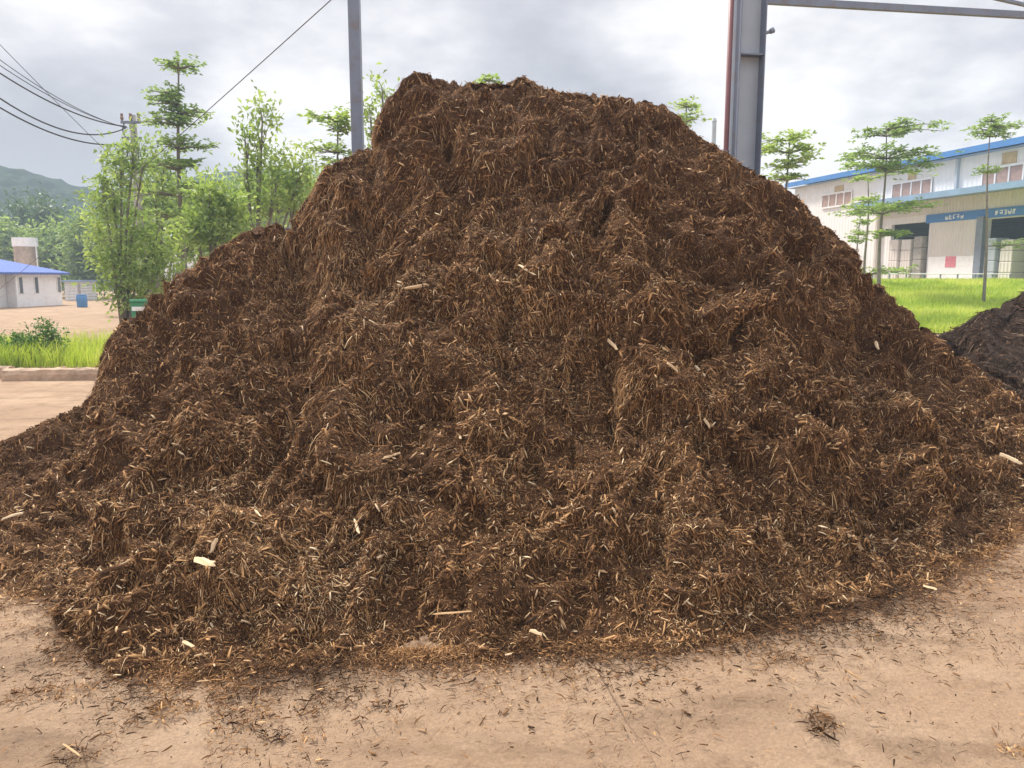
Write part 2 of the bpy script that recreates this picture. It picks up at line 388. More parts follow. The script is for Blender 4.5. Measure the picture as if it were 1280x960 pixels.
def build_ground():
    def axis(lo, hi, fine0, fine1, step):
        a = np.arange(fine0, fine1 + 1e-6, step)
        l = fine0 - np.geomspace(step * 1.5, fine0 - lo, 42); r = fine1 + np.geomspace(step * 1.5, hi - fine1, 42)
        return np.r_[l[::-1], a, r]
    xs = axis(-2200, 2200, -6, 6, 0.05); ys = axis(-900, 2400, 1.2, 8.5, 0.05)
    X, Y = np.meshgrid(xs, ys)
    near = smooth(14, 6, np.hypot(X, Y))
    Z = gz(X, Y) + near * (0.012 * fbm(X * 1.3, Y * 1.3, seed=4, oct=3) + 0.006 * fbm(X * 6, Y * 6, seed=9, oct=3) - 0.012)
    # litter: nearness to the heap's toe
    bb = base_f(np.linspace(-420, 1560, 240))[:, :2]
    lit = np.zeros_like(X)
    m = (np.abs(X) < 7) & (Y > 1) & (Y < 9)
    q = np.stack([X[m], Y[m]], -1)
    dm = np.full(len(q), 9.0)
    for i in range(len(bb)): dm = np.minimum(dm, np.hypot(q[:, 0] - bb[i, 0], q[:, 1] - bb[i, 1]))
    lit[m] = 0.75 * np.exp(-dm / 0.10) + 0.28 * np.exp(-dm / 0.6)
    nx, ny = len(xs), len(ys); I = np.arange(nx * ny).reshape(ny, nx)
    F = np.stack([I[:-1, :-1], I[:-1, 1:], I[1:, 1:], I[1:, :-1]], -1).reshape(-1, 4)
    o = np_mesh('ground', np.stack([X, Y, Z], -1).reshape(-1, 3), F, M['ground'], smooth=True, attrs={'litter': lit})
    o['kind'] = 'structure'
build_ground()

# ------------------------------------------------------------------ heaps
def fibres(P, Nn, L0, L1, wid, spread, seed, lift=0.018, lumpy=3.0, tone_mu=0.42, tone_sd=0.17, hang=1.0, curl=0.35):
    """ribbons of shredded bark lying on a surface and drooping downhill: (V, F, tone)"""
    r = np.random.default_rng(seed); n = len(P)
    g = np.array([0, 0, -1.0])
    T = g - Nn * (Nn @ g)[:, None]; slope = np.linalg.norm(T, axis=1); T = unit(T + 1e-4 * r.normal(size=(n, 3)))
    B = np.cross(Nn, T)
    clump = fbm(P[:, 0] * lumpy, P[:, 1] * lumpy, P[:, 2] * lumpy, seed=seed, oct=2)
    ang = clump * 0.9 + r.normal(0, 1, n) * spread * (1.5 - 0.9 * np.clip(slope, 0, 1) * hang)
    D = unit(np.cos(ang)[:, None] * T + np.sin(ang)[:, None] * B)
    Ln = r.uniform(0, 1, n) ** 2.0 * (L1 - L0) + L0
    W0 = wid * (0.5 + r.uniform(0, 1, n) ** 3 * 2.2)
    h = lift * (0.2 + r.uniform(0, 1, n) ** 2 * 1.6); tip = r.normal(0.0, 0.12, n) * Ln
    side = np.cross(Nn, D); cu = r.normal(0, curl, n) * Ln
    ra = r.uniform(0, math.pi, n)
    Wd = unit(side * np.cos(ra)[:, None] + Nn * np.sin(ra)[:, None] * 0.8)
    us = np.array([0.0, 0.36, 0.7, 1.0]); ws = np.array([0.75, 1.0, 0.8, 0.3])
    V = np.empty((n, 8, 3), np.float32)
    sag = 0.22 * Ln * np.clip(slope - 0.5, 0, 1) * hang
    for k in range(4):
        u = us[k]
        c = P + D * (Ln * u)[:, None] + Nn * (h * math.sin(math.pi * min(1, u * 0.9 + 0.05)) + tip * u - 0.004)[:, None] + side * (cu * u * u * 0.5)[:, None] + g * (sag * u * u)[:, None]
        w = Wd * (W0 * ws[k] * 0.5)[:, None]
        V[:, 2*k] = c - w; V[:, 2*k+1] = c + w
    b = (np.arange(n) * 8)[:, None, None]
    F = (b + np.array([[0,1,3,2],[2,3,5,4],[4,5,7,6]])[None]).reshape(-1, 4)
    big = fbm(P[:, 0] * 1.1, P[:, 1] * 1.1, P[:, 2] * 1.1, seed=seed + 3, oct=3)
    tone = np.clip(tone_mu + 0.24 * big + 0.10 * clump + 0.16 * fbm(P[:, 0] * 9, P[:, 1] * 9, P[:, 2] * 9, seed=seed + 5, oct=2) + r.normal(0, tone_sd, n) + (r.uniform(0, 1, n) > 0.975) * 0.35, 0.02, 1)
    return V.reshape(-1, 3), F, np.repeat(tone, 8)
def splinters(P, D, Nn, Ln, Wd, Th, seed, tone):
    """irregular chips: tapered six-sided slivers (12 corners each)"""
    r = np.random.default_rng(seed); n = len(P); S = np.cross(Nn, D)
    prof = np.array([[-0.5, 0.55], [0.02, 1.0], [0.5, 0.4]])
    V = np.empty((n, 12, 3), np.float32)
    for k in range(3):
        sc = prof[k, 1] * r.uniform(0.6, 1.15, n); of = r.normal(0, 0.06, n) * Ln
        for j, (a, b) in enumerate(((-1,-1),(1,-1),(1,1),(-1,1))):
            V[:, k*4+j] = P + D * (Ln * (prof[k, 0] + r.normal(0, 0.05, n)))[:, None] + S * (of * (k != 1) * 0.4 + a * Wd * 0.5 * sc)[:, None] + Nn * (b * Th * 0.5 * r.uniform(0.6, 1.2, n))[:, None]
    q = []
    for k in range(2):
        for j in range(4): q.append([k*4+j, k*4+(j+1)%4, k*4+4+(j+1)%4, k*4+4+j])
    q += [[3,2,1,0],[8,9,10,11]]
    F = ((np.arange(n) * 12)[:, None, None] + np.array(q)[None]).reshape(-1, 4)
    return V.reshape(-1, 3), F, np.repeat(tone, 12)

def lump(x, y, s, seed):
    d = worley(x / s, y / s, seed); return np.clip(1 - (d / 0.98) ** 2, 0, 1) ** 0.85

def heap_surface(q, basef, ridgef, nt, seed, amp=1.0):
    """front slope, crest and back slope of a loose heap -> vertex grid (nt+nb, ns, 3)"""
    Bp, Rp = basef(q), ridgef(q); Bp = Bp.copy(); Bp[:, 1] += 0.10 * fbm(Bp[:, 0] * 2.2, Bp[:, 1] * 0 + 3.3, seed=seed + 20, oct=4, gain=0.65); Bp[:, 2] = -0.04
    k = np.array([0.05, 0.15, 0.3, 0.3, 0.15, 0.05])
    t = np.linspace(0, 1, nt)[:, None]
    # slope leans out a little above a spread-out toe
    H = np.maximum(Rp[:, 2], 0.05)
    prof = 0.86 * t + 0.14 * t ** 2 + 0.05 * np.sin(math.pi * t) * 1.0
    prof = prof * (0.30 + 0.70 * smooth(0.0, 0.13, t)); prof = prof - 0.0 * np.sin(math.pi * np.clip(t * 3.2, 0, 1)) * np.exp(-t * 5)
    Pf = Bp[None] * (1 - t)[..., None] + Rp[None] * t[..., None]
    Pf[..., 2] = -0.04 + (Rp[:, 2] + 0.04)[None] * prof
    nb = nt // 3; tb = np.linspace(0, 1, nb + 1)[1:, None]
    back = np.zeros_like(Pf[0]); back[:, 1] = 1
    Pb = Rp[None] + back[None] * (0.35 * tb + 1.25 * tb * 1.0)[..., None] * H[None, :, None]
    Pb[..., 2] = Rp[:, 2][None] * (1 - 0.10 * tb - 0.90 * tb ** 1.35) - 0.05 * tb
    P = np.concatenate([Pf, Pb], 0)
    tt = np.r_[t[:, 0], 1 + tb[:, 0]][:, None] * np.ones_like(P[..., 0])
    # coarse normals
    du = np.gradient(P, axis=1); dv = np.gradient(P, axis=0); Nn = unit(np.cross(du, dv))
    sl = np.concatenate([np.zeros((1, P.shape[1])), np.cumsum(np.linalg.norm(np.diff(P, axis=0), axis=2), 0)], 0)
    x, y = P[..., 0], sl
    wx = x + 0.16 * fbm(x * 1.6, y * 1.6, seed=seed + 1, oct=3); wy = y + 0.16 * fbm(x * 1.6 + 9, y * 1.6, seed=seed + 2, oct=3)
    big = 0.14 * fbm(x * 0.75, y * 0.6, seed=seed + 3, oct=2)
    flute = 0.17 * (0.5 - np.sqrt(0.004 + fbm(wx * 1.7, wy * 0.55, seed=seed + 4, oct=2) ** 2))
    flute = flute + 0.09 * (0.5 - np.abs(fbm(wx * 5.2, wy * 1.0, seed=seed + 24, oct=3))) * smooth(-0.4, 0.3, fbm(x * 0.8, y * 0.8, seed=seed + 25, oct=2))
    ph = wy * 1.25 + 1.4 * fbm(x * 0.55, y * 0.3, seed=seed + 6, oct=3)
    fr = ph - np.floor(ph); msk = smooth(-0.1, 0.5, fbm(x * 0.7, y * 0.7, seed=seed + 7, oct=2))
    ledge = 0.12 * msk * np.where(fr < 0.14, fr / 0.14, (1 - (fr - 0.14) / 0.86) ** 1.3)
    l1 = 0.13 * lump(wx, wy * 0.8, 0.40, seed + 8) * smooth(-0.5, 0.4, fbm(x * 1.1, y * 1.1, seed=seed + 12, oct=2))
    l2 = 0.075 * lump(wx, wy * 0.75, 0.17, seed + 9) * smooth(-0.6, 0.3, fbm(x * 2.1, y * 2.1, seed=seed + 15, oct=2)) + 0.07 * fbm(wx * 5, wy * 4, seed=seed + 16, oct=2)
    l3 = 0.045 * lump(wx, wy * 0.8, 0.085, seed + 10)
    fine = 0.05 * fbm(wx * 9, wy * 6, seed=seed + 11, oct=4, gain=0.6)
    toe = smooth(0.0, 0.16, tt) ; crest = 1 - 0.55 * np.exp(-((tt - 1) / 0.05) ** 2)
    hs = np.clip(H / 1.2, 0.25, 1)[None]
    d = amp * ((big + flute + ledge) * toe * crest * hs + (l1 * (0.08 + 0.92 * toe) + l2 * (0.2 + 0.8 * toe) + (l3 + fine) * (0.5 + 0.5 * toe)) * (0.5 + 0.5 * crest) * (0.5 + 0.5 * hs))
    d = d - amp * 0.18 * toe * hs - amp * 0.04 * toe
    P = P + Nn * d[..., None]
    droop = amp * (0.55 * (l1 + l2) + 0.5 * ledge) * toe
    P[..., 2] -= droop * 0.6 * np.clip(1 - Nn[..., 2], 0, 1) * 1.6
    # ragged toe
    P[..., 2] += 0.035 * np.sin(math.pi * np.clip(tt / 0.16, 0, 1))
    P[0, :, 2] = -0.05
    P[..., 2] = np.where((tt < 0.12), P[..., 2] + 0.018 * fbm(x * 5, y * 5, seed=seed + 14, oct=3), P[..., 2])
    P[..., 2] = np.maximum(P[..., 2], (0.004 + 0.03 * smooth(0.03, 0.10, tt)) * (tt < 1.2) * (tt > 0.015) - 0.09 * ((tt >= 1.2) | (tt <= 0.015)))
    P[-1, :, 2] = -0.08
    return P, tt

def grid_faces(a, b):
    I = np.arange(a * b).reshape(a, b)
    return np.stack([I[:-1, :-1], I[:-1, 1:], I[1:, 1:], I[1:, :-1]], -1).reshape(-1, 4)
def sample_grid(P, tt, n, seed, weight):
    r = np.random.default_rng(seed); a, b, _ = P.shape
    e1 = P[:-1, 1:] - P[:-1, :-1]; e2 = P[1:, :-1] - P[:-1, :-1]
    c = np.cross(e1, e2); ar = np.linalg.norm(c, axis=2) * weight(P[:-1, :-1], tt[:-1, :-1])
    p = np.cumsum(ar.ravel()); idx = np.searchsorted(p, r.uniform(0, p[-1], n)); idx = np.minimum(idx, ar.size - 1)
    i, j = idx // (b - 1), idx % (b - 1); u, v = r.uniform(0, 1, (2, n))
    Q = P[i, j] * ((1-u)*(1-v))[:, None] + P[i, j+1] * (u*(1-v))[:, None] + P[i+1, j] * ((1-u)*v)[:, None] + P[i+1, j+1] * (u*v)[:, None]
    return Q, unit(c[i, j]), tt[i, j]

qs = np.linspace(-420, 1560, 900)
HP, HT = heap_surface(qs, base_f, ridge_f, 420, 21)
def fit_crest(P, tt, outline):
    """raise or lower the crest so that the heap keeps its surveyed outline after the lumps are added"""
    ox = np.array([p[0] for p in outline], float); oy = np.array([p[1] for p in outline], float)
    for it in range(4):
        d = P - CAM; w = d @ FW; px = 640 + FPX * (d @ RT) / w; py = 480 - FPX * (d @ UP) / w
        bins = np.arange(-60, 1420, 8.0); k = np.digitize(px.ravel(), bins); mn = np.full(len(bins) + 1, 1e9)
        np.minimum.at(mn, k, py.ravel()); c = bins[:-1] + 4; mn = mn[1:-1]
        err = mn - np.interp(c, ox, oy); err = np.convolve(np.pad(err, 1, 'edge'), [0.25, 0.5, 0.25], 'valid')
        e = np.interp(px, c, np.clip(err, -60, 60), left=0, right=0)
        P = P.copy(); P[..., 2] += 0.8 * e * w / FPX * smooth(0.35, 0.95, tt) * smooth(2.0, 1.4, tt)
    return P
HP = fit_crest(HP, HT, [(p[0], p[1] + 2) for p in RIDGE_PX])
heap = np_mesh('mulch_heap', HP.reshape(-1, 3), grid_faces(*HP.shape[:2]), M['soil'], smooth=True)
tag(heap, 'tall brown heap of stringy shredded bark mulch filling the middle of the yard', 'mulch heap')
bvh = BVHTree.FromPolygons([tuple(v) for v in HP.reshape(-1, 3)], grid_faces(*HP.shape[:2]).tolist())
def wgt(P, t):
    dist = np.linalg.norm(P - CAM, axis=2)
    return np.where(t < 1.06, 1.0, 0.12) * np.where(np.abs(P[..., 0]) < 0.72 * P[..., 1] + 0.5, 1, 0.2) * (4.5 / dist) ** 0.8
NF = 820000
Q, QN, _ = sample_grid(HP, HT, NF, 31, wgt)
# smooth the sampling normal so strands follow the clump, not each facet
QN = unit(QN + np.array([0, -0.25, 0.25]))
V, F, tone = fibres(Q, QN, 0.008, 0.055, 0.0017, 1.2, 41, lift=0.008, curl=0.10, tone_mu=0.55, tone_sd=0.17)
o = np_mesh('bark_fibres', V, F, M['fibre'], heap, attrs={'tone': tone}); o['kind'] = 'stuff'
# longer shreds: hanging in combed streaks on the steep slumped faces, lying anyhow elsewhere
Q, QN, _ = sample_grid(HP, HT, 210000, 37, wgt)
steep = smooth(0.55, 0.95, np.sqrt(np.clip(1 - QN[:, 2] ** 2, 0, 1)) + 0.25 * fbm(Q[:, 0] * 1.6, Q[:, 1] * 1.6, Q[:, 2] * 1.6, seed=91, oct=2))
pick = rng.uniform(0, 1, len(Q)) < 0.25 + 0.75 * steep; Q, QN, steep = Q[pick], unit(QN[pick] + np.array([0, -0.2, 0.15])), steep[pick]
h = steep > 0.5
for nm, sel, L0, L1, w, sp, sd in (('hanging_shreds', h, 0.03, 0.17, 0.0024, 0.28, 141), ('loose_shreds', ~h, 0.015, 0.10, 0.0023, 1.4, 143)):
    V, F, tone = fibres(Q[sel], QN[sel], L0, L1, w, sp, sd, lift=0.012, curl=0.10, tone_mu=0.54, tone_sd=0.18)
    o = np_mesh(nm, V, F, M['fibre'], heap, attrs={'tone': tone}); o['kind'] = 'stuff'
# crumbs of bark: short thick bits between the strands
nC = 120000
Q, QN, _ = sample_grid(HP, HT, nC, 47, wgt); QN = unit(QN + 0.6 * rng.normal(size=(nC, 3)))
D = unit(np.cross(QN, rng.normal(size=(nC, 3)))); Ln = 0.005 + 0.085 * rng.uniform(0, 1, nC) ** 7
tone = np.clip(0.42 + 0.20 * fbm(Q[:, 0] * 1.5, Q[:, 1] * 2, Q[:, 2] * 2, seed=77, oct=3) + rng.normal(0, 0.19, nC), 0, 0.92)
V, F, tone = splinters(Q + QN * (0.004 + 0.010 * rng.uniform(0, 1, nC))[:, None], D, QN, Ln, np.minimum(Ln, 0.03) * rng.uniform(0.15, 0.55, nC) + 0.001, np.minimum(Ln, 0.02) * rng.uniform(0.08, 0.35, nC) + 0.001, 48, tone)
o = np_mesh('bark_crumbs', V, F, M['fibre'], heap, attrs={'tone': tone}); o['kind'] = 'stuff'
# small pale splinters all over the heap
def wchip(P, t): return wgt(P, t) * (1.35 - np.clip(t, 0, 1)) * (t < 1.05)
n = 13000
Q, QN, _ = sample_grid(HP, HT, n, 51, wchip); QN = unit(QN + 0.5 * rng.normal(size=(n, 3)))
D = unit(np.cross(QN, rng.normal(size=(n, 3))))
Ln = 0.007 + 0.060 * rng.uniform(0, 1, n) ** 4.5; V, F, tone = splinters(Q + QN * 0.014, D, QN, Ln, Ln * rng.uniform(0.05, 0.26, n) + 0.0015, 0.002 + 0.06 * Ln, 52, np.clip(rng.normal(0.55, 0.28, n), 0, 1))
o = np_mesh('wood_flakes', V, F, M['chip'], heap, attrs={'tone': tone}); o['kind'] = 'stuff'

# second, darker heap behind on the right
B2PX = [(1090, 450), (1150, 470), (1180, 500), (1240, 545), (1330, 580), (1500, 600), (1750, 590), (2000, 540), (2150, 480)]
R2 = [(1100, 425, 10.2), (1150, 415, 10.2), (1185, 408, 10.4), (1203, 402, 10.4), (1226, 385, 10.5), (1250, 379, 10.5), (1262, 371, 10.6), (1285, 359, 10.7), (1330, 335, 10.8), (1450, 300, 11), (1650, 320, 11), (1900, 390, 10.5), (2150, 470, 10)]
b2 = np.array([ground_at(*p) for p in B2PX]); r2 = np.array([at(*p) for p in R2])
q1 = np.linspace(0, 1, len(b2)); q2 = np.array([p[0] for p in R2], float); q2 = (q2 - q2[0]) / (q2[-1] - q2[0]); q1 = np.array([p[0] for p in B2PX], float); q1 = (q1 - q1[0]) / (q1[-1] - q1[0])
HP2, HT2 = heap_surface(np.linspace(0, 1, 420), resample(b2, 0, q1), resample(r2, 0, q2), 200, 77, 0.8)
HP2 = fit_crest(HP2, HT2, [(1060, 440)] + [(p[0], p[1] + 3) for p in R2])
heap2 = np_mesh('mulch_heap', HP2.reshape(-1, 3), grid_faces(*HP2.shape[:2]), M['darksoil'], smooth=True)
tag(heap2, 'low dark heap of coarse bark strips behind the right foot of the big brown heap', 'mulch heap')
Q, QN, _ = sample_grid(HP2, HT2, 60000, 33, lambda P, t: np.where(t < 1.1, 1.0, 0.1) * np.where(P[..., 0] < 0.75 * P[..., 1] + 0.8, 1, 0.15))
V, F, tone = fibres(Q, unit(QN + np.array([0, -.2, .2])), 0.02, 0.22, 0.0065, 1.3, 43, lift=0.016, tone_mu=0.42, curl=0.08)
o = np_mesh('bark_fibres', V, F, M['darkfibre'], heap2, attrs={'tone': tone}); o['kind'] = 'stuff'

# litter strewn on the pad in front of the toe
def scatter_litter():
    n = 55000; r = np.random.default_rng(61)
    q = r.uniform(-200, 1400, n); b = base_f(q)[:, :2]
    tangent = unit(base_f(q + 5)[:, :2] - base_f(q - 5)[:, :2]); nrm = np.stack([tangent[:, 1], -tangent[:, 0]], -1)
    off = r.exponential(0.085, n) * (1 + (r.uniform(0, 1, n) > 0.85) * 5) * (0.35 + 1.2 * (vnoise(q / 60.0, q * 0, seed=5) * 0.5 + 0.5)) * (1 + 1.6 * np.exp(-((q - 230) / 190.0) ** 2) + 0.9 * np.exp(-((q - 1000) / 180.0) ** 2)) - 0.06
    p = np.c_[b + nrm * off[:, None], np.full(n, 0.004)]
    nn = unit(np.array([0, 0, 1.0]) + 0.25 * r.normal(size=(n, 3)))
    return fibres(p, nn, 0.006, 0.06, 0.0026, 1.6, 62, lift=0.006, tone_mu=0.36, hang=0, curl=0.12)
V, F, tone = scatter_litter()
o = np_mesh('bark_litter', V, F, M['fibre'], attrs={'tone': tone}); tag(o, 'loose shreds of bark strewn along the foot of the big heap', 'bark litter', kind='stuff')
r = np.random.default_rng(66); n = 5500
q = r.uniform(-200, 1400, n); b = base_f(q)[:, :2]; tg = unit(base_f(q + 5)[:, :2] - base_f(q - 5)[:, :2])
off = r.exponential(0.17, n) * (0.4 + 1.2 * (vnoise(q / 45.0, q * 0, seed=15) * 0.5 + 0.5)); p = np.c_[b + np.stack([tg[:, 1], -tg[:, 0]], -1) * off[:, None], np.full(n, 0.004)]
nn = unit(np.array([0, 0, 1.0]) + 0.15 * r.normal(size=(n, 3))); D = unit(np.cross(nn, r.normal(size=(n, 3)))); Ln = 0.003 + 0.034 * r.uniform(0, 1, n) ** 5
V, F, tone = splinters(p, D, nn, Ln, Ln * r.uniform(0.10, 0.42, n) + 0.001, np.minimum(Ln, 0.012) * 0.25 + 0.001, 67, np.clip(r.normal(0.30, 0.16, n) + (r.uniform(0, 1, n) > 0.96) * 0.5, 0, 1))
o = np_mesh('bark_chippings', V, F, M['fibre'], attrs={'tone': tone}); tag(o, 'small bark chippings scattered on the pad before the heap', 'bark chippings', kind='stuff')
n = 900; r = np.random.default_rng(64)
p = np.c_[r.uniform(-3.2, 3.6, n), r.uniform(1.9, 4.6, n), np.full(n, 0.004)]
V, F, tone = fibres(p, unit(np.array([0,0,1.0]) + 0.1 * r.normal(size=(n,3))), 0.003, 0.028, 0.003, 1.8, 65, lift=0.003, tone_mu=0.5, hang=0, curl=0.25)
o = np_mesh('bark_crumbs', V, F, M['fibre'], attrs={'tone': tone}); tag(o, 'tiny bark crumbs dotted over the bare tan pad', 'bark crumbs', kind='stuff')

# tufts lying on the pad: each its own thing
def tuft(px, py, wpx, hpx, n, label, L=(0.010, 0.055), seed=0, mu=0.33):
    r = np.random.default_rng(900 + seed); c = ground_at(px, py)
    a, bq = ground_at(px - wpx/2, py), ground_at(px + wpx/2, py); w = abs(bq[0] - a[0]) / 2
    y0, y1 = ground_at(px, py + hpx/2), ground_at(px, py - hpx/2); h = abs(y1[1] - y0[1]) / 2
    th = r.uniform(0, 2*math.pi, n); rr = np.sqrt(r.uniform(0, 1, n))
    ex = rr * np.cos(th) * w; ey = rr * np.sin(th) * h + 0.25 * h * np.sin(ex / w * 3 + seed)
    p = np.c_[c[0] + ex, c[1] + ey, 0.004 + 0.03 * (1 - rr) * r.uniform(0, 1, n) * min(1, n / 120)]
    V, F, tone = fibres(p, unit(np.array([0,0,1.0]) + 0.16 * r.normal(size=(n,3))), L[0], L[1], 0.0032, 1.6, 905 + seed, lift=0.009, tone_mu=mu, hang=0, curl=0.35)
    o = np_mesh('bark_tuft', V, F, M['fibre'], attrs={'tone': tone}, org=(c[0], c[1], 0.0))
    tag(o, label, 'bark tuft', 'bark tufts lying on the tan pad')
for i, a in enumerate([
    (1026, 905, 36, 34, 190, 'round matted tuft of dark bark alone on the right of the tan pad'),
    (428, 872, 44, 22, 60, 'curled tuft of long dark strips on the pad in front of the heap centre left'),
    (310, 896, 84, 30, 170, 'wide thin tuft of brown fibre, largest one left of the curled strips'),
    (345, 918, 40, 16, 60, 'small brown tuft just below and right of the wide thin tuft'),
    (96, 946, 60, 26, 120, 'tuft with a pale stick in it by the lower left corner of the pad'),
    (215, 885, 62, 26, 190, 'stringy tuft trailing off the left toe of the heap'),
    (60, 868, 110, 22, 260, 'long drawn-out smear of bark leading left from the heap toe'),
    (480, 882, 36, 10, 45, 'little flat tuft right of the curled dark strips'),
    (985, 825, 60, 20, 120, 'loose tuft of pale and brown shreds right of centre by the heap toe'),
    (1268, 940, 30, 18, 70, 'dark tuft at the lower right corner of the pad'),
    (545, 835, 70, 12, 90, 'thin line of shreds parallel to the heap toe near the middle')]):
    tuft(*a, seed=i)

# the larger pale chips one can point to: ends read off the photo, put where the heap's surface is
def on_heap(px, py):
    d = Vector(ray(px, py)).normalized(); h = bvh.ray_cast(Vector(CAM), d)
    if h[0] is None or h[0].z < 0.0:
        g = ground_at(px, py); return Vector(g), Vector((0, 0, 1))
    return h[0], h[1] if h[1].dot(d) < 0 else -h[1]
def wood_chip(x0, y0, x1, y1, wpx, label, tone=0.8, name='wood_chip', cat='wood chip', up=0.034):
    a, na = on_heap(x0, y0); b, nb = on_heap(x1, y1); c = (a + b) / 2
    v = (Vector(CAM) - c).normalized(); nn = ((na + nb) * 0.5 + v * 0.9 + Vector((0, 0, 0.3))).normalized()
    L = (b - a).length; dist = (Vector(CAM) - c).length
    px3 = math.hypot(x1 - x0, y1 - y0) / FPX * dist
    D = (b - a).normalized() if L < 2.2 * px3 else ((b - a) - v * (b - a).dot(v) * 0.8).normalized()
    L = min(L, 1.5 * px3); nn = (nn - D * nn.dot(D)).normalized(); S = nn.cross(D)
    w = 0.78 * wpx / FPX * dist; th = max(0.006, w * 0.45)
    r = random.Random(int(x0 * 7 + y0)); m = MB(); prof = [(-0.5, 0.62), (-0.40, 0.95), (-0.1, 1.0), (0.25, 0.92), (0.42, 0.8), (0.5, 0.4)]; ring = 5
    org = c + nn * (up * (1.35 if wpx > 10 else 1.0) + th * 0.3)
    for (u, k) in prof:
        o_ = S * (r.uniform(-0.12, 0.12) * w); kk = k * r.uniform(0.85, 1.1)
        for j in range(ring):
            t = 2 * math.pi * j / ring; rad = r.uniform(0.75, 1.15)
            m.v.append(tuple(org + D * (L * (u + r.uniform(-0.07, 0.07))) + o_ + S * (math.cos(t) * w * 0.5 * kk * rad) + nn * (math.sin(t) * th * 0.5 * kk * rad)))
    for i in range(len(prof) - 1):
        for j in range(ring): m.f.append([i*ring+j, i*ring+(j+1)%ring, (i+1)*ring+(j+1)%ring, (i+1)*ring+j])
    m.f.append(list(range(ring))[::-1]); m.f.append([(len(prof)-1)*ring+j for j in range(ring)])
    o = m.build(name, M['chip'], org=tuple(org))
    at_ = o.data.attributes.new('tone', 'FLOAT', 'POINT')
    at_.data.foreach_set('value', [min(1, max(0, tone + r.uniform(-0.15, 0.12))) for _ in o.data.vertices])
    return tag(o, label, cat, 'pale wood chips on the mulch')
for a in [
    (250, 706, 278, 716, 13, 'thick pale wood chunk low on the left of the heap, the biggest of the chips', 0.85),
    (272, 675, 265, 693, 7, 'short upright pale chip just above the thick wood chunk', 0.75),
    (440, 655, 447, 676, 6, 'cream splinter standing upright low on the heap left of centre', 0.95),
    (651, 336, 671, 348, 5, 'pale splinter slanting down right high on the heap, alone above the middle', 0.85),
    (508, 362, 536, 358, 6, 'orange tinted flat chip on the bright ledge left of the heap middle', 0.6),
    (474, 579, 498, 571, 5, 'tan straight splinter slanting up right, left of the heap centre', 0.65),
    (571, 540, 574, 558, 6, 'narrow split cream splinter hanging upright in the middle of the heap', 0.9),
    (832, 457, 845, 468, 6, 'short tan chip right of the heap centre, left of the bent splinter', 0.7),
    (873, 460, 888, 474, 5, 'bright bent splinter right of the heap centre', 0.95),
    (879, 523, 886, 535, 5, 'little cream chip below the bent splinter', 0.85),
    (1054, 666, 1073, 684, 8, 'pale grey-tan chunk on the right foot of the heap', 0.75),
    (1248, 570, 1276, 582, 7, 'long pale stick lying on the mulch at the right edge', 0.85),
    (1095, 430, 1099, 440, 5, 'white splinter on the dark right shoulder of the heap', 0.8),
    (5, 652, 32, 644, 5, 'flat white splinter at the left edge of the heap', 0.9),
    (630, 826, 638, 824, 4, 'small pale flake on the ground at the heap foot middle', 0.8),
    (232, 810, 246, 818, 7, 'tan flat chip at the left toe of the heap', 0.75),
    (545, 772, 592, 769, 4, 'thin straight tan stick lying level low in front of the heap', 0.5),
    (764, 428, 776, 440, 6, 'stubby tan chip in the middle of the heap above the dark hollow', 0.7),
    (1155, 738, 1172, 743, 5, 'cream chip on the pad at the right toe', 0.8),
    (665, 793, 680, 798, 7, 'rounded tan flake at the front toe of the heap', 0.7),
    (316, 645, 324, 654, 5, 'small white chip on the left flank above the upright chip', 0.9),
    (1058, 845, 1078, 858, 3, 'thin reddish stick on the bare pad right of the round tuft', 0.3),
    (82, 940, 104, 956, 3.5, 'long tan stick lying in the tuft at the lower left', 0.5)]:
    wood_chip(*a[:6], tone=a[6])

# ------------------------------------------------------------------ vegetation helpers
def leaves_mesh(name, C, Dn, Nn, size, mat, parent, tone, org, aspect=0.42):
    """folded leaf blades: C base points, Dn pointing direction, Nn face normal"""
    n = len(C); S = unit(np.cross(Nn, Dn)); Dn = unit(Dn); Nn = unit(Nn)
    sz = np.asarray(size) * np.ones(n)
    V = np.empty((n, 4, 3))
    V[:, 0] = C; V[:, 2] = C + Dn * sz[:, None] - Nn * (sz * 0.12)[:, None]
    mid = C + Dn * (sz * 0.5)[:, None]
    V[:, 1] = mid - S * (sz * aspect)[:, None] * 0.5 + Nn * (sz * 0.10)[:, None]; V[:, 3] = mid + S * (sz * aspect)[:, None] * 0.5 + Nn * (sz * 0.10)[:, None]
    F = (np.arange(n) * 4)[:, None] + np.arange(4)[None]
    return np_mesh(name, V.reshape(-1, 3) - np.asarray(org), F, mat, parent, attrs={'tone': np.repeat(tone, 4)})
def rnd_dirs(n, r, zs=1.0):
    d = r.normal(size=(n, 3)); d[:, 2] *= zs; return unit(d)

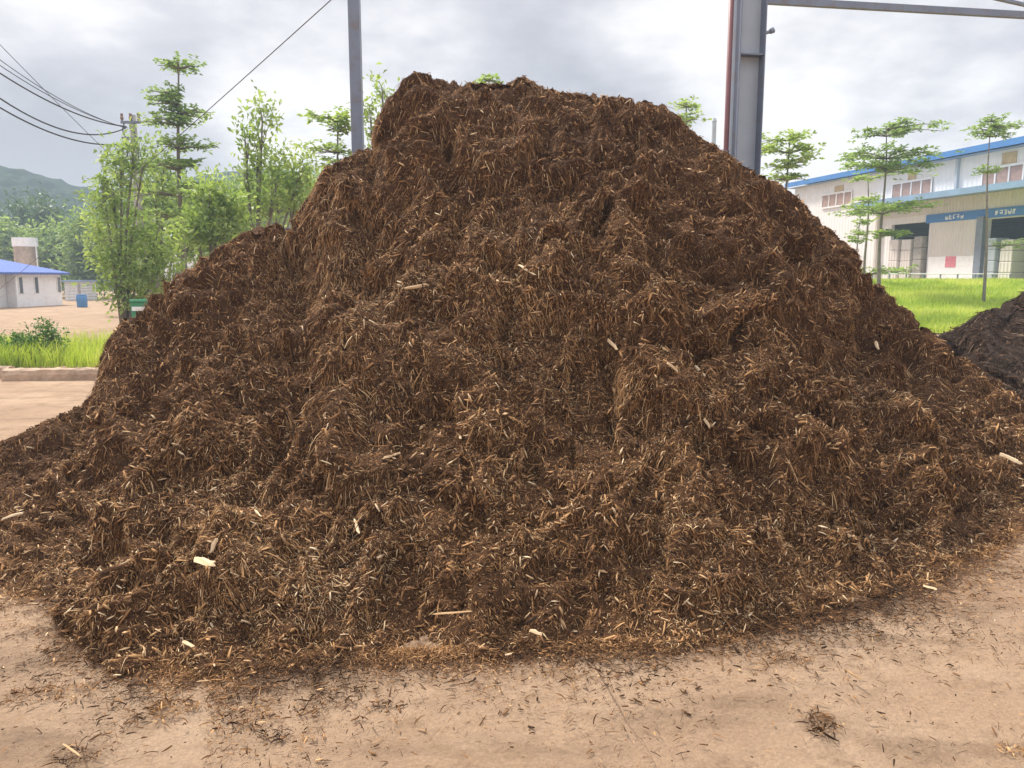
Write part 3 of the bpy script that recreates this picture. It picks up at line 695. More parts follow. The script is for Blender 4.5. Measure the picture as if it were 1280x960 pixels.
def tiered_tree(name, px_base, Y, zbase, top_px, tiers, label, seed, mat='leaf_tier', leaf=0.17, dens=1.0, trunk_r=0.07, lean=0.0, group='young trees behind the heap'):
    """umbrella-tiered young tree; tiers: (x0, x1, y) in photo pixels at depth Y"""
    r = np.random.default_rng(seed)
    base = at(px_base, 345, Y); base[2] = zbase; top = at(top_px[0], top_px[1], Y)
    root = empty(name, base, label, 'tree', group)
    def tr(z):
        f = np.clip((z - base[2]) / (top[2] - base[2]), 0, 1); p = base * (1 - f) + top * f
        w = 0.05 * math.sin(f * 7 + seed); return np.array([p[0] + w, Y + 0.04 * math.sin(f * 5), z])
    tm = MB(); zz = np.linspace(base[2] - 0.1, top[2], 14)
    tm.tube([tr(z) - base for z in zz], [trunk_r * (1.15 - 0.95 * i / 13) for i in range(14)], 8)
    bm_ = MB(); C, N_, D_ = [], [], []
    for (x0, x1, yy) in tiers:
        c = at((x0 + x1) / 2, yy, Y); rad = (x1 - x0) / 2 / FPX * Y; hub = tr(c[2] - 0.12 * rad)
        cx = c[0] - hub[0]
        nb = max(5, int(5 + rad * 2.2))
        for k in range(nb):
            a = 2 * math.pi * (k + r.uniform(-0.35, 0.35)) / nb
            ln = rad * r.uniform(0.5, 1.12); rise = 0.10 * rad * r.uniform(-0.3, 1.6)
            end = hub + np.array([math.cos(a) * ln + cx * 0.9, math.sin(a) * ln, rise])
            midp = hub * 0.5 + end * 0.5 + np.array([0, 0, 0.06 * rad])
            bm_.tube([hub - base, midp - base, end - base], [trunk_r * 0.35, trunk_r * 0.22, trunk_r * 0.09], 5)
            ncl = max(4, int(5.2 * dens * ln * 2.0))
            for _ in range(ncl):
                u = r.uniform(0.22, 1.0) ** 0.8
                p = hub * (1 - u) ** 2 + 2 * u * (1 - u) * midp + end * u * u
                p = p + np.array([r.normal(0, 0.13 * ln * u + 0.05), r.normal(0, 0.13 * ln * u + 0.05), r.normal(0.03, 0.08) + 0.03 * rad])
                m = int(r.integers(6, 12)); an = r.uniform(0, 2 * math.pi, m)
                d = np.stack([np.cos(an), np.sin(an), r.normal(0.12, 0.25, m)], -1)
                C.append(p + d * 0.02); D_.append(d); N_.append(np.array([0, 0, 1.0]) + 0.35 * r.normal(size=(m, 3)))
    b_ = len(tm.v); tm.v += bm_.v; tm.f += [[i + b_ for i in f] for f in bm_.f]; tm.build('trunk', M['bark'], root, smooth=True)
    C = np.concatenate(C); D_ = np.concatenate(D_); N_ = np.concatenate(N_)
    tone = np.clip(0.45 + 0.25 * vnoise(C[:, 0] * 2, C[:, 1] * 2, C[:, 2] * 2, seed) + r.normal(0, 0.18, len(C)), 0, 1)
    leaves_mesh('crown', C, D_, N_, leaf * r.uniform(0.6, 1.25, len(C)), M[mat], root, tone, base)
    return root

def bushy_tree(name, px, Y, zbase, blobs, label, seed, mat='leaf_light', leaf=0.16, n=2600, trunk_r=0.06, cat='tree', group='young trees behind the heap', upright=0.0, stems=1):
    """leaf clumps on twigs inside several uneven lobes; blobs: (px, py, rx_px, ry_px)"""
    r = np.random.default_rng(seed)
    base = at(px, 345, Y); base[2] = zbase
    root = empty(name, base, label, cat, group)
    tm = MB(); C, D_, N_ = [], [], []
    areas = np.array([b[2] * b[3] for b in blobs], float); areas /= areas.sum()
    tops = []
    for (bx, by, rx, ry), ar in zip(blobs, areas):
        c = at(bx, by, Y); Rx, Rz = rx / FPX * Y, ry / FPX * Y
        tops.append((c, Rz))
        ncl = max(6, int(n * ar / 14))
        for _ in range(ncl):
            d = unit(r.normal(size=3)); rr = r.uniform(0.15, 1.0) ** 0.45 * r.uniform(0.75, 1.12)
            p = c + d * np.array([Rx, Rx * 0.8, Rz]) * rr
            ax = unit(d + np.array([0, 0, upright * 2.0 + 0.2]) + 0.4 * r.normal(size=3))
            m = int(r.integers(9, 18)); u = r.uniform(-0.5, 1, m)
            q = p + ax * (u * leaf * 2.6)[:, None] + r.normal(0, leaf * 0.45, (m, 3))
            dd = unit(ax * 0.6 + rnd_dirs(m, r)); C.append(q); D_.append(dd); N_.append(np.array([0, 0, 0.8]) + rnd_dirs(m, r) * 0.8)
        # a limb into each lobe
        s0 = base + np.array([r.normal(0, 0.1) * (stems > 1), r.normal(0, 0.1) * (stems > 1), 0.0])
        mid = s0 * 0.45 + c * 0.55; mid[0] = base[0] * 0.6 + c[0] * 0.4
        tip = c + np.array([r.normal(0, Rx * 0.2), 0, Rz * 0.75])
        tm.tube([s0 - base - np.array([0, 0, 0.1]), mid - base, c - base, tip - base], [trunk_r, trunk_r * 0.7, trunk_r * 0.42, trunk_r * 0.12], 6)
        for _ in range(7):
            e = c + unit(r.normal(size=3)) * np.array([Rx, Rx * .8, Rz]) * 0.85
            tm.tube([mid * 0.3 + c * 0.7 - base, e - base], [trunk_r * 0.25, trunk_r * 0.06], 4)
    tm.build('trunk', M['bark'], root, smooth=True)
    C = np.concatenate(C); D_ = np.concatenate(D_); N_ = np.concatenate(N_)
    tone = np.clip(0.42 + 0.32 * vnoise(C[:, 0] * 1.5, C[:, 1] * 1.5, C[:, 2] * 1.5, seed) + r.normal(0, 0.22, len(C)), 0, 1)
    leaves_mesh('crown', C, D_, N_, leaf * r.uniform(0.6, 1.3, len(C)), M[mat], root, tone, base)
    return root

# ------------------------------------------------------------------ left trees
tiered_tree('tiered_tree', 226, 24, 0, (222, 74), [(193, 256, 82), (186, 224, 118), (184, 222, 128), (208, 262, 140), (165, 240, 152), (205, 272, 182), (150, 262, 205), (160, 270, 238), (170, 255, 268)],
            'tallest tiered young tree left of the heap, its top plates bare against the sky', 101, dens=1.25, leaf=0.17, trunk_r=0.10)
tiered_tree('tiered_tree', 420, 21, 0, (420, 142), [(384, 446, 148), (402, 446, 162), (372, 440, 187), (385, 450, 205)],
            'pale tiered tree half hidden by the thin steel column', 102, mat='leaf_light', leaf=0.16, dens=1.2)
bushy_tree('leafy_tree', 320, 20, 0, [(328, 150, 12, 22), (306, 172, 9, 15), (322, 190, 15, 20), (350, 205, 20, 18), (376, 218, 14, 18), (340, 245, 34, 26), (372, 250, 18, 22), (308, 215, 12, 18)],
           'slim upright leafy sapling right of the tallest tiered tree', 103, n=2100, leaf=0.17, upright=0.6, trunk_r=0.05)
bushy_tree('leafy_tree', 478, 19, 0, [(478, 112, 9, 14), (462, 138, 8, 10), (470, 160, 12, 16), (482, 190, 16, 20)],
           'wispy sapling with sparse leaves between the thin column and the heap crest', 104, n=520, leaf=0.15, upright=0.6, trunk_r=0.035)
bushy_tree('leafy_tree', 150, 21, 0, [(152, 208, 16, 22), (142, 245, 24, 26), (150, 285, 34, 32), (164, 330, 44, 34), (160, 362, 36, 26), (128, 232, 7, 10), (168, 182, 13, 16), (178, 212, 16, 18), (195, 300, 26, 30), (196, 348, 30, 22)],
           'broad light green leafy tree rising from the road edge left of the heap', 105, n=5200, leaf=0.17, trunk_r=0.05, stems=3)
bushy_tree('leafy_tree', 200, 27, 0, [(205, 205, 26, 26), (195, 240, 36, 30), (232, 265, 34, 30), (200, 300, 40, 28), (240, 300, 24, 22)],
           'dense green tree whose crown wraps the trunk of the tallest tiered tree', 106, mat='leaf_tier', n=3200, leaf=0.2)
bushy_tree('shrub', 262, 19, 0, [(262, 245, 24, 20), (285, 268, 26, 20), (245, 285, 22, 18), (270, 300, 24, 20)],
           'bright yellow-green shrub behind the left shoulder of the heap', 107, n=2400, leaf=0.17, cat='shrub', stems=3)
bushy_tree('shrub', 345, 26, 0, [(345, 245, 34, 24), (310, 262, 30, 20), (378, 250, 20, 24)],
           'round green shrub under the slim sapling', 108, n=2200, leaf=0.2, cat='shrub', mat='leaf_light', stems=3)
bushy_tree('leafy_tree', 185, 34, 0, [(150, 262, 34, 26), (196, 255, 30, 28), (226, 292, 36, 34), (170, 305, 38, 34), (122, 300, 18, 26)],
           'green tree mass set back behind the broad light green tree', 109, mat='leaf_tier', n=3600, leaf=0.26, trunk_r=0.1)
bushy_tree('leafy_tree', 310, 36, 0, [(290, 262, 34, 22), (330, 255, 30, 22), (368, 240, 26, 20), (280, 290, 30, 20)],
           'green tree set back behind the shrubs at the left shoulder of the heap', 110, mat='leaf_tier', n=2800, leaf=0.26, trunk_r=0.1)
# farther trees over the hut
far = [(48, 75, 0, [(46, 268, 32, 20), (64, 286, 28, 18), (26, 288, 26, 20), (48, 300, 34, 20)], 'leaf_dark', 'round dark tree with layered crown above the hut roof'),
       (10, 66, 0, [(6, 305, 22, 20), (24, 315, 16, 16)], 'leaf_light', 'light green tree behind the left end of the hut roof'),
       (70, 62, 0, [(68, 312, 28, 26), (88, 328, 22, 22), (58, 335, 20, 16)], 'leaf_tier', 'mid green tree right of the rusty tank'),
       (112, 58, 0, [(108, 300, 22, 26), (120, 330, 22, 24), (100, 340, 16, 18)], 'leaf_tier', 'green tree over the small white lean-to'),
       (-40, 70, 0, [(-40, 290, 36, 30)], 'leaf_dark', 'dark tree at the far left edge behind the hut'),
       (250, 60, 0, [(240, 262, 40, 26), (290, 255, 40, 28)], 'leaf_tier', 'far green tree seen between the shrubs'),
       (345, 64, 0, [(340, 258, 44, 22), (395, 250, 40, 26)], 'leaf_light', 'far pale tree behind the round shrub')]
for i, (px, Y, zb, bl, mt, lab) in enumerate(far):
    bushy_tree('far_tree', px, Y, zb, bl, lab, 120 + i, mat=mt, n=4600, leaf=0.46, trunk_r=0.18, group='far trees beyond the yard')

# right trees
def gzf(x, y): return float(gz(np.array([x]), np.array([y]))[0])
def rt(px, Y): p = at(px, 345, Y); return gzf(p[0], Y)
tiered_tree('tiered_tree', 1100, 34, rt(1100, 34), (1108, 158), [(1118, 1182, 158), (1078, 1150, 166), (1058, 1165, 192), (1046, 1128, 205), (1092, 1178, 210), (1050, 1162, 260), (1092, 1146, 292)],
            'wide tiered tree with thin dark trunk in front of the long shed', 141, dens=1.15, leaf=0.19, trunk_r=0.085)
tiered_tree('tiered_tree', 1082, 38, rt(1082, 38), (1086, 212), [(1060, 1110, 222), (1058, 1105, 250), (1070, 1160, 338)],
            'slim pale-stemmed tree just left of the wide tiered tree', 142, mat='leaf_light', dens=0.8, leaf=0.18, trunk_r=0.07)
tiered_tree('tiered_tree', 1062, 30, rt(1062, 30), (1078, 262), [(1058, 1092, 292), (1056, 1080, 300), (1070, 1090, 278)],
            'small leaning sapling at the foot of the wide tiered tree', 143, mat='leaf_light', dens=1.0, leaf=0.15, trunk_r=0.045)
tiered_tree('tiered_tree', 1233, 31, rt(1233, 31), (1238, 148), [(1222, 1260, 150), (1216, 1262, 160), (1245, 1290, 158), (1214, 1268, 168), (1216, 1250, 214), (1266, 1296, 306)],
            'tall thin tree with small plates of leaves before the shed doorway at right', 144, dens=1.0, leaf=0.16, trunk_r=0.06)
tiered_tree('tiered_tree', 985, 24, 0.1, (985, 164), [(952, 1018, 172), (944, 1028, 186), (945, 1012, 206), (950, 1008, 222)],
            'pale green tiered tree close right of the wide steel column', 145, mat='leaf_light', dens=1.25, leaf=0.16)
tiered_tree('tiered_tree', 850, 24, 0, (856, 128), [(842, 876, 132), (830, 880, 150)],
            'tree whose tip just shows over the right shoulder of the heap', 146, mat='leaf_light', dens=1.2, leaf=0.15)
tiered_tree('tiered_tree', 607, 24, 0, (611, 95), [(598, 624, 100), (580, 640, 116)],
            'tree tip barely showing over the crest of the heap', 147, mat='leaf_light', dens=1.2, leaf=0.15)

# ------------------------------------------------------------------ grass
def grass_patch(name, n, sampler, hmin, hmax, w, mat, label, seed, cat='grass', lean=0.35, tone_mu=0.5):
    r = np.random.default_rng(seed); P = sampler(n, r); n = len(P)
    h = r.uniform(hmin, hmax, n) * (0.75 + 0.5 * (vnoise(P[:, 0] * 0.9, P[:, 1] * 0.9, seed=seed) * 0.5 + 0.5))
    a = r.uniform(0, 2 * math.pi, n); S = np.stack([np.cos(a), np.sin(a), 0 * a], -1); b = r.uniform(0, 2 * math.pi, n)
    Ld = np.stack([np.cos(b), np.sin(b), 0 * b], -1) * (h * r.uniform(0, lean * 2, n))[:, None]
    V = np.empty((n, 5, 3)); up = np.array([0, 0, 1.0])
    V[:, 0] = P - S * w * 0.5; V[:, 1] = P + S * w * 0.5
    V[:, 2] = P + up * (h * 0.6)[:, None] + Ld * 0.35 + S * w * 0.38; V[:, 3] = P + up * (h * 0.6)[:, None] + Ld * 0.35 - S * w * 0.38
    V[:, 4] = P + up * h[:, None] + Ld
    bs = (np.arange(n) * 5)[:, None]
    Fq = bs + np.array([[0, 1, 2, 3]]); Ft = bs + np.array([[3, 2, 4, 4]])
    tone = np.clip(tone_mu + 0.35 * fbm(P[:, 0] * 0.45, P[:, 1] * 0.45, seed=seed + 2, oct=3) + r.normal(0, 0.18, n), 0, 1)
    # tips as thin quads
    V2 = np.empty((n, 6, 3)); V2[:, :4] = V[:, :4]; V2[:, 4] = V[:, 4] + S * w * 0.05; V2[:, 5] = V[:, 4] - S * w * 0.05
    bs = (np.arange(n) * 6)[:, None]
    F = np.stack([bs + np.array([[0, 1, 2, 3]]), bs + np.array([[3, 2, 4, 5]])], 1).reshape(-1, 4)
    o = np_mesh(name, V2.reshape(-1, 3), F, M[mat], attrs={'tone': np.repeat(tone, 6)})
    return tag(o, label, cat, kind='stuff')
# bank of grass below the shed
def bank_s(n, r):
    y = 22.5 + 22 * r.uniform(0, 1, n) ** 1.3; x = r.uniform(0.30, 0.80, n) * y
    edge = 22.6 + 0.8 * vnoise(x * 0.6, x * 0, seed=3); k = y > edge; x, y = x[k], y[k]
    return np.stack([x, y, gz(x, y) - 0.02], -1)
xs = np.linspace(6, 36, 40); ys = np.linspace(22.4, 45.5, 60); X, Y = np.meshgrid(xs, ys)
Y = np.where(Y < 22.5, Y + 0.7 * vnoise(X * 0.6, X * 0, seed=3), Y)
o = np_mesh('lawn', np.stack([X, Y, gz(X, Y) + 0.03], -1).reshape(-1, 3), grid_faces(60, 40), M['turf'], smooth=True); o['kind'] = 'structure'
grass_patch('grass', 90000, bank_s, 0.12, 0.34, 0.03, 'grass', 'bright lime green grass covering the bank in front of the long shed', 201, tone_mu=0.62)
# clump at the left roadside
def left_s(n, r):
    x = r.uniform(-12.5, -6.3, n); y = r.uniform(14.3, 16.9, n) + 0.3 * vnoise(x, x * 0, seed=4)
    k = r.uniform(0, 1, n) < 0.55 + 0.45 * vnoise(x * 0.7, y * 0.7, seed=8); return np.stack([x, y, 0 * x - 0.01], -1)[k]
grass_patch('roadside_grass', 26000, left_s, 0.18, 0.52, 0.018, 'grass', 'yellow-green grass strip behind the stained kerb at left', 202, tone_mu=0.55)
r_ = np.random.default_rng(203)
def weed(px, Y, w, h, n, label, seed, leaf=0.08):
    bushy_tree('weed_clump', px, Y, 0, [(px + dx * w, 345 + 1.7 / Y * FPX - h * FPX / Y * fz, w * 0.6, h * FPX / Y * 0.42) for dx, fz in ((-0.5, 0.45), (0.1, 0.6), (0.55, 0.42))], label, seed, mat='weed', leaf=leaf, n=n, trunk_r=0.012, cat='weeds', group='weeds on the roadside strip', stems=3)
weed(30, 14.9, 26, 0.62, 1500, 'low dark green weed clump at the left end of the grass strip', 211)
weed(64, 15.2, 18, 0.78, 900, 'taller seeding weed clump in the middle of the grass strip', 212)
weed(3, 15.3, 18, 0.5, 700, 'weed clump cut by the left edge of the photo', 213)

# kerb logs at the left
def kerb(px0, px1, y, label):
    a, b = ground_at(px0, y), ground_at(px1, y + 0.0); b[1] = a[1] + 0.25; m = MB(); r = random.Random(int(px0))
    n = 26; hw, hh = 0.13, 0.21; d = unit(b - a); s = np.array([-d[1], d[0], 0])
    prof = [(-1, 0), (-1.0, 0.55), (-0.8, 0.9), (-0.35, 1.0), (0.4, 0.98), (0.85, 0.86), (1, 0.5), (1, 0)]
    for i in range(n + 1):
        c = a * (1 - i / n) + b * i / n
        for (u, v) in prof:
            j = 1 + r.uniform(-0.07, 0.07)
            m.v.append(tuple(c + s * hw * u * j + np.array([0, 0, hh * v * j - 0.02])))
    k = len(prof)
    for i in range(n):
        for j in range(k - 1): m.f.append([i*k+j, (i+1)*k+j, (i+1)*k+j+1, i*k+j+1])
    m.f.append(list(range(k))); m.f.append([n*k+j for j in range(k)][::-1])
    o = m.build('kerb', M['earthkerb'], org=tuple(a)); tag(o, label, 'kerb', 'earth stained kerbs at the left roadside')
kerb(7, 240, 475, 'reddish earth-stained kerb running behind the left foot of the heap')
kerb(-160, 3, 474, 'short end of stained kerb cut by the left edge of the photo')

# ------------------------------------------------------------------ hut, tank, bins at the far left
def hut():
    Y = 43.0; c0 = ground_at(22, 384); c1 = ground_at(81, 381)
    ang = math.atan2(c1[1] - c0[1] + 1.2, c1[0] - c0[0]); L = 3.0
    L = float(np.hypot(*(c1 - c0)[:2])) ; zw = float(at(50, 340, c0[1])[2])
    root = empty('hut', (c0[0], c0[1], 0), 'low white hut with a blue sheet roof beside the sandy road', 'hut', rz=ang)
    D = 6.5
    MB().box(0, L, 0, D, -0.1, zw).build('wall', M['white'], root)
    MB().box(-4.2, -0.05, 0.55, D, -0.1, zw - 0.05).build('wall_wing', M['white'], root)
    m = MB(); zo = zw
    P = [(-5.0, -0.35, zo), (L + 0.35, -0.35, zo - 0.02), (L + 0.35, D + 0.4, zo), (-5.0, D + 0.4, zo)]; rz_ = zo + 0.75
    R_ = [(-5.0, D * 0.45, rz_), (L - 1.0, D * 0.45, rz_)]
    m.poly([P[0], P[1], R_[1], R_[0]]).poly([P[1], P[2], R_[1]]).poly([P[2], P[3], R_[0], R_[1]]).poly([P[3], P[0], R_[0]])
    m.poly([(p[0], p[1], p[2] - 0.12) for p in P][::-1])
    for i in range(4):
        a, b = P[i], P[(i + 1) % 4]; m.poly([a, (a[0], a[1], a[2] - 0.12), (b[0], b[1], b[2] - 0.12), b])
    m.build('roof', M['blueroof'], root)
    for u in (0.35, 1.55, L - 0.22):
        w = MB().box(u - 0.13, u + 0.13, -0.03, -0.003, 0.75, 1.62).build('window', M['glass'], root)
        MB().box(u - 0.17, u - 0.135, -0.05, -0.004, 0.7, 1.67).box(u + 0.135, u + 0.17, -0.05, -0.004, 0.7, 1.67).build('window_frame', M['white'], w)
    MB().box(-0.12, 0.0, -0.12, 0.0, -0.1, zw).build('corner_post', M['white'], root)
    # rust coloured tank on a stand behind the hut
    Yt = 56.0; a = at(31, 300, Yt); root = empty('water_tank', (a[0], Yt, 0), 'rusty water tank with a white cap standing behind the blue roof', 'tank')
    z0, z1 = float(at(31, 330, Yt)[2]), float(at(31, 304, Yt)[2]); rr = 14 / FPX * Yt
    MB().tube([(0, 0, z0 - 0.6), (0, 0, z0 + (z1 - z0) * 0.5), (0, 0, z1 - 0.252)], [rr * 0.93, rr * 0.93, rr * 0.93], 20).build('barrel', M['rust'], root)
    MB().tube([(0, 0, z1 - 0.25), (0, 0, z1 + 0.38)], [rr * 1.0, rr * 1.0], 20).build('cap', M['white'], root)
    for sx in (-1, 1):
        for sy in (-1, 1): MB().box(sx*rr*0.7 - 0.08, sx*rr*0.7 + 0.08, sy*rr*0.7 - 0.08, sy*rr*0.7 + 0.08, -0.1, z0 - 0.6).build('leg', M['concrete'], root)
    MB().tube([(rr * 1.05, -rr * 0.2, z0 - 1.5), (rr * 1.05, -rr * 0.2, z1 + 0.1)], [0.05, 0.05], 8).build('pipe', M['white'], root)
    # lean-to
    p = ground_at(82, 376); root = empty('lean_to', (p[0], p[1], 0), 'small white ribbed lean-to right of the hut', 'lean-to'); w = 20 / FPX * p[1]
    zt = float(at(90, 352, p[1])[2])
    MB().box(0, w, 0, 2.0, -0.05, zt).build('wall', ribbed('ribbed_white_panel', (0.72,0.72,0.72), 5, axis=2), root)
    MB().box(-0.15, w + 0.15, -0.2, 2.2, zt + 0.003, zt + 0.1).build('roof', M['canopy'], root)
    MB().box(w * 0.82, w * 0.98, -0.05, -0.003, 0.0, zt * 0.9).build('door', M['concrete'], root)
    p = ground_at(103, 384); root = empty('blue_barrel', (p[0], p[1], 0), 'blue plastic barrel on the sandy road beside the lean-to', 'barrel'); w = 6 / FPX * p[1]
    MB().tube([(0,0,0),(0,0,0.05),(0,0,0.3),(0,0,0.33),(0,0,0.6),(0,0,0.66)], [w*0.92,w,w,w*1.06,w,w*0.9], 16).build('drum', M['bluebin'], root, smooth=True)
    MB().tube([(0,0,0.661),(0,0,0.70)], [w*0.95,w*0.95], 16).build('lid', M['bluebin'], root)
    p = at(180, 374, 19.5); root = empty('green_bin', (p[0], 19.5, 0), 'green bin half hidden by the heap left edge and the leafy tree', 'bin'); w = 10 / FPX * 19.5
    m = MB(); h = float(p[2]) - 0.07
    b0 = [(-w*.85,-.25,0),(w*.85,-.25,0),(w*.85,.25,0),(-w*.85,.25,0)]; b1 = [(-w,-.32,h),(w,-.32,h),(w,.32,h),(-w,.32,h)]
    m.poly(b0[::-1]).poly(b1)
    for i in range(4): m.poly([b0[i], b0[(i+1)%4], b1[(i+1)%4], b1[i]])
    m.build('body', M['greenbin'], root)
    MB().box(-w*1.05, w*1.05, -.36, .36, h + 0.003, h + 0.07).build('lid', M['greenbin'], root, bevel=0.02)
    MB().box(-w*0.8, w*0.8, -.335, -.325, h*0.80, h*0.90).build('label_band', M['white'], root)
hut()
# pale building glimpsed through the trees
def glimpse():
    Y = 50; a = at(205, 345, Y); b = at(262, 345, Y); z = float(at(220, 300, Y)[2]); root = empty('far_house', (a[0], Y, 0), 'white house glimpsed between the tree trunks left of the heap', 'house')
    w = b[0] - a[0]
    MB().box(0, w, 0, 5, -0.1, z).build('wall', M['white'], root)
    m = MB(); m.poly([(-0.3,-0.4,z+.003),(w+.3,-0.4,z+.003),(w+.3,2.5,z+.7),(-0.3,2.5,z+.7)]).poly([(w+.3,5.4,z+.003),(-0.3,5.4,z+.003),(-0.3,2.5,z+.7),(w+.3,2.5,z+.7)]).poly([(-0.3,-0.4,z+.003),(-0.3,2.5,z+.7),(-0.3,5.4,z+.003)]).poly([(w+.3,5.4,z+.003),(w+.3,2.5,z+.7),(w+.3,-0.4,z+.003)])
    m.build('roof', M['canopy'], root)
    MB().box(0.8, 1.5, -0.04, -0.003, 0.9, 2.0).build('window', M['glass'], root)
glimpse()

# ------------------------------------------------------------------ long shed on the right
def shed():
    A = at(1280, 178, 45.0); Bq = at(996, 231, 66.0)
    A2, B2 = A[:2], Bq[:2]; d = unit(B2 - A2); n = np.array([-d[1], d[0]]); n = n if n[0] < 0 else -n      # n faces the yard
    zg = 1.3; org = np.array([A2[0], A2[1], zg])
    # wall frame: x = u along the wall towards the far end, y = into the building, z = up
    rz = math.atan2(d[1], d[0]); 
    root = empty('long_shed', org, 'long two-storey off-white shed with blue roof edge on the right', 'shed', rz=rz)
    inward = -n; flip = 1.0 if np.dot(np.array([-math.sin(rz), math.cos(rz)]), inward) > 0 else -1.0
    def uz(px, py, off=0.0):
        r = ray(px, py); o2 = A2 + n * off
        # intersect r with the vertical plane through o2 along d
        nn = n; t = np.dot(o2 - CAM[:2], nn) / np.dot(r[:2], nn); p = CAM + r * t
        return float(np.dot(p[:2] - A2, d)), float(p[2] - zg)
    def bx(m, u0, u1, y0, y1, z0, z1):
        if u0 > u1: u0, u1 = u1, u0
        if z0 > z1: z0, z1 = z1, z0
        y0, y1 = y0 * flip, y1 * flip
        if y0 > y1: y0, y1 = y1, y0
        return m.box(u0, u1, y0, y1, z0, z1)
    U0, U1 = -12.0, uz(994, 232)[0]; H = uz(1280, 183)[1]
    # openings on the ground floor (u0,u1,top)
    ops = []
    for (x0, x1, yt) in ((1115, 1162, 279), (1236, 1330, 270)):
        ua, ta = uz(x0, yt); ub, tb = uz(x1, yt); ops.append((min(ua, ub), max(ua, ub), max(uz((x0+x1)/2, yt)[1], 2.5)))
    ops.sort(); m = MB(); cur = U0; zl = max(o[2] for o in ops)
    for (a, b, t) in ops:
        bx(m, cur, a, 0, 0.25, -0.5, zl); bx(m, a, b, 0, 0.25, t, zl) if t < zl - 0.01 else None; cur = b
    bx(m, cur, U1, 0, 0.25, -0.5, zl); bx(m, U0, U1, 0, 0.25, zl, H)
    bx(m, U1 - 0.25, U1, 0.25, 24, -0.5, H); bx(m, U0, U0 + 0.25, 0.25, 24, -0.5, H); bx(m, U0 + .25, U1 - .25, 23.75, 24, -0.5, H)
    m.build('wall', M['wall_white'], root)
    bx(MB(), U0 + .25, U1 - .25, 0.25, 23.75, -0.4, -0.05).build('floor_slab', M['concrete'], root)
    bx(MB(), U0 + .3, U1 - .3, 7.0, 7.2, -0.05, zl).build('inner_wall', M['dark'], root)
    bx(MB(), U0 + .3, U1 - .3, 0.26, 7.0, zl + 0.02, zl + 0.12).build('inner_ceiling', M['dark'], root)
    m = MB(); e = 0.6; y0, ym, y1 = -e * flip, 12 * flip, 24.6 * flip; zr = H + 0.42; zp = H + 2.0
    m.poly([(U0-.5, y0, zr), (U1+.5, y0, zr), (U1+.5, ym, zp), (U0-.5, ym, zp)]).poly([(U0-.5, ym, zp), (U1+.5, ym, zp), (U1+.5, y1, zr), (U0-.5, y1, zr)])
    m.poly([(U1+.5, y0, zr), (U1+.5, y1, zr), (U1+.5, ym, zp)]).poly([(U0-.5, y1, zr), (U0-.5, y0, zr), (U0-.5, ym, zp)])
    m.poly([(U0-.5, y0, H+.01), (U0-.5, y1, H+.01), (U1+.5, y1, H+.01), (U1+.5, y0, H+.01)])
    m.build('roof', M['canopy'], root)
    bx(MB(), U0 - .5, U1 + .5, -e - 0.08, -e - 0.003, H + 0.08, H + 0.45).build('roof_fascia', M['bluefascia'], root)
    # canopy over the ground floor
    uc = uz(1096, 255)[0]; zc = uz(1280, 228, 1.6)[1]
    bx(MB(), U0, uc, -1.8, -0.003, zc - 0.12, zc + 0.05).build('canopy', M['canopy'], root)
    bx(MB(), U0, uc, -1.86, -1.803, zc - 0.25, zc + 0.12).build('canopy_edge', M['canopy'], root)
    # beige infill and blue name boards over the doors
    za, zb = uz(1280, 257)[1], uz(1280, 270)[1]
    bx(MB(), U0, uc, -0.03, -0.003, za + 0.03, zc - 0.14).build('lintel_panel', M['wall_beige'], root)
    ub0 = uz(1160, 265)[0]
    sg = bx(MB(), U0, ub0, -0.12, -0.033, zb + 0.05, za).build('name_board', M['bluefascia'], root)
    m = MB(); rr = random.Random(5)
    for (x0, x1) in ((1184, 1208), (1246, 1273)):
        u = uz(x0, 262)[0]; ue = uz(x1, 262)[0]; nch = 5; w = (ue - u) / nch; hz = (za - zb) * 0.5; zz0 = (zb + za) / 2 - hz / 2 + 0.02
        for k in range(nch):
            m = MB()
            c0 = u + w * k + w * 0.12; c1 = u + w * (k + 1) - w * 0.12; st = abs(c1 - c0) * 0.2
            q = 0
            for f in sorted(rr.sample([0.02, 0.22, 0.42, 0.62, 0.82], rr.choice((2, 3)))):
                e0, e1 = c0 + (c1 - c0) * rr.uniform(0, 0.25), c1 - (c1 - c0) * rr.uniform(0, 0.25)
                bx(m, e0, e1, -0.135, -0.121, zz0 + hz * f, zz0 + hz * (f + 0.14))
            for f in rr.sample([0.05, 0.42, 0.8], rr.choice((1, 2))):
                e0 = c0 + (c1 - c0) * f; q += 1
                bx(m, e0, e0 + (st if c1 > c0 else -st), -0.1375 - 0.001 * q, -0.1215, zz0 + hz * rr.uniform(0, 0.2), zz0 + hz * rr.uniform(0.7, 1.0))
            m.build('character', M['white'], sg)
    # upper louvres with an ochre board over each
    for (x0, x1, yt, yb, bx0, bx1, byt) in ((1029, 1066, 241, 258, 1044, 1055, 232), (1117, 1166, 226, 248, 1136, 1146, 214), (1230, 1300, 206, 232, 1254, 1272, 190)):
        u0, zt = uz(x0, (yt)); u1, zt2 = uz(x1, yt); zb_ = uz((x0+x1)/2, yb)[1]; zt = uz((x0+x1)/2, yt)[1]
        w = bx(MB(), u0, u1, -0.06, -0.003, zb_, zt).build('louvre', M['brick'], root)
        m = MB(); nb = 4
        for k in range(nb + 1): uu = u0 + (u1 - u0) * k / nb; bx(m, uu - 0.05, uu + 0.05, -0.10, -0.063, zb_, zt)
        bx(m, u0, u1, -0.12, -0.101, zt - 0.08, zt + 0.06); bx(m, u0, u1, -0.12, -0.101, zb_ - 0.06, zb_ + 0.08)
        m.build('louvre_frame', M['wall_white'], w)
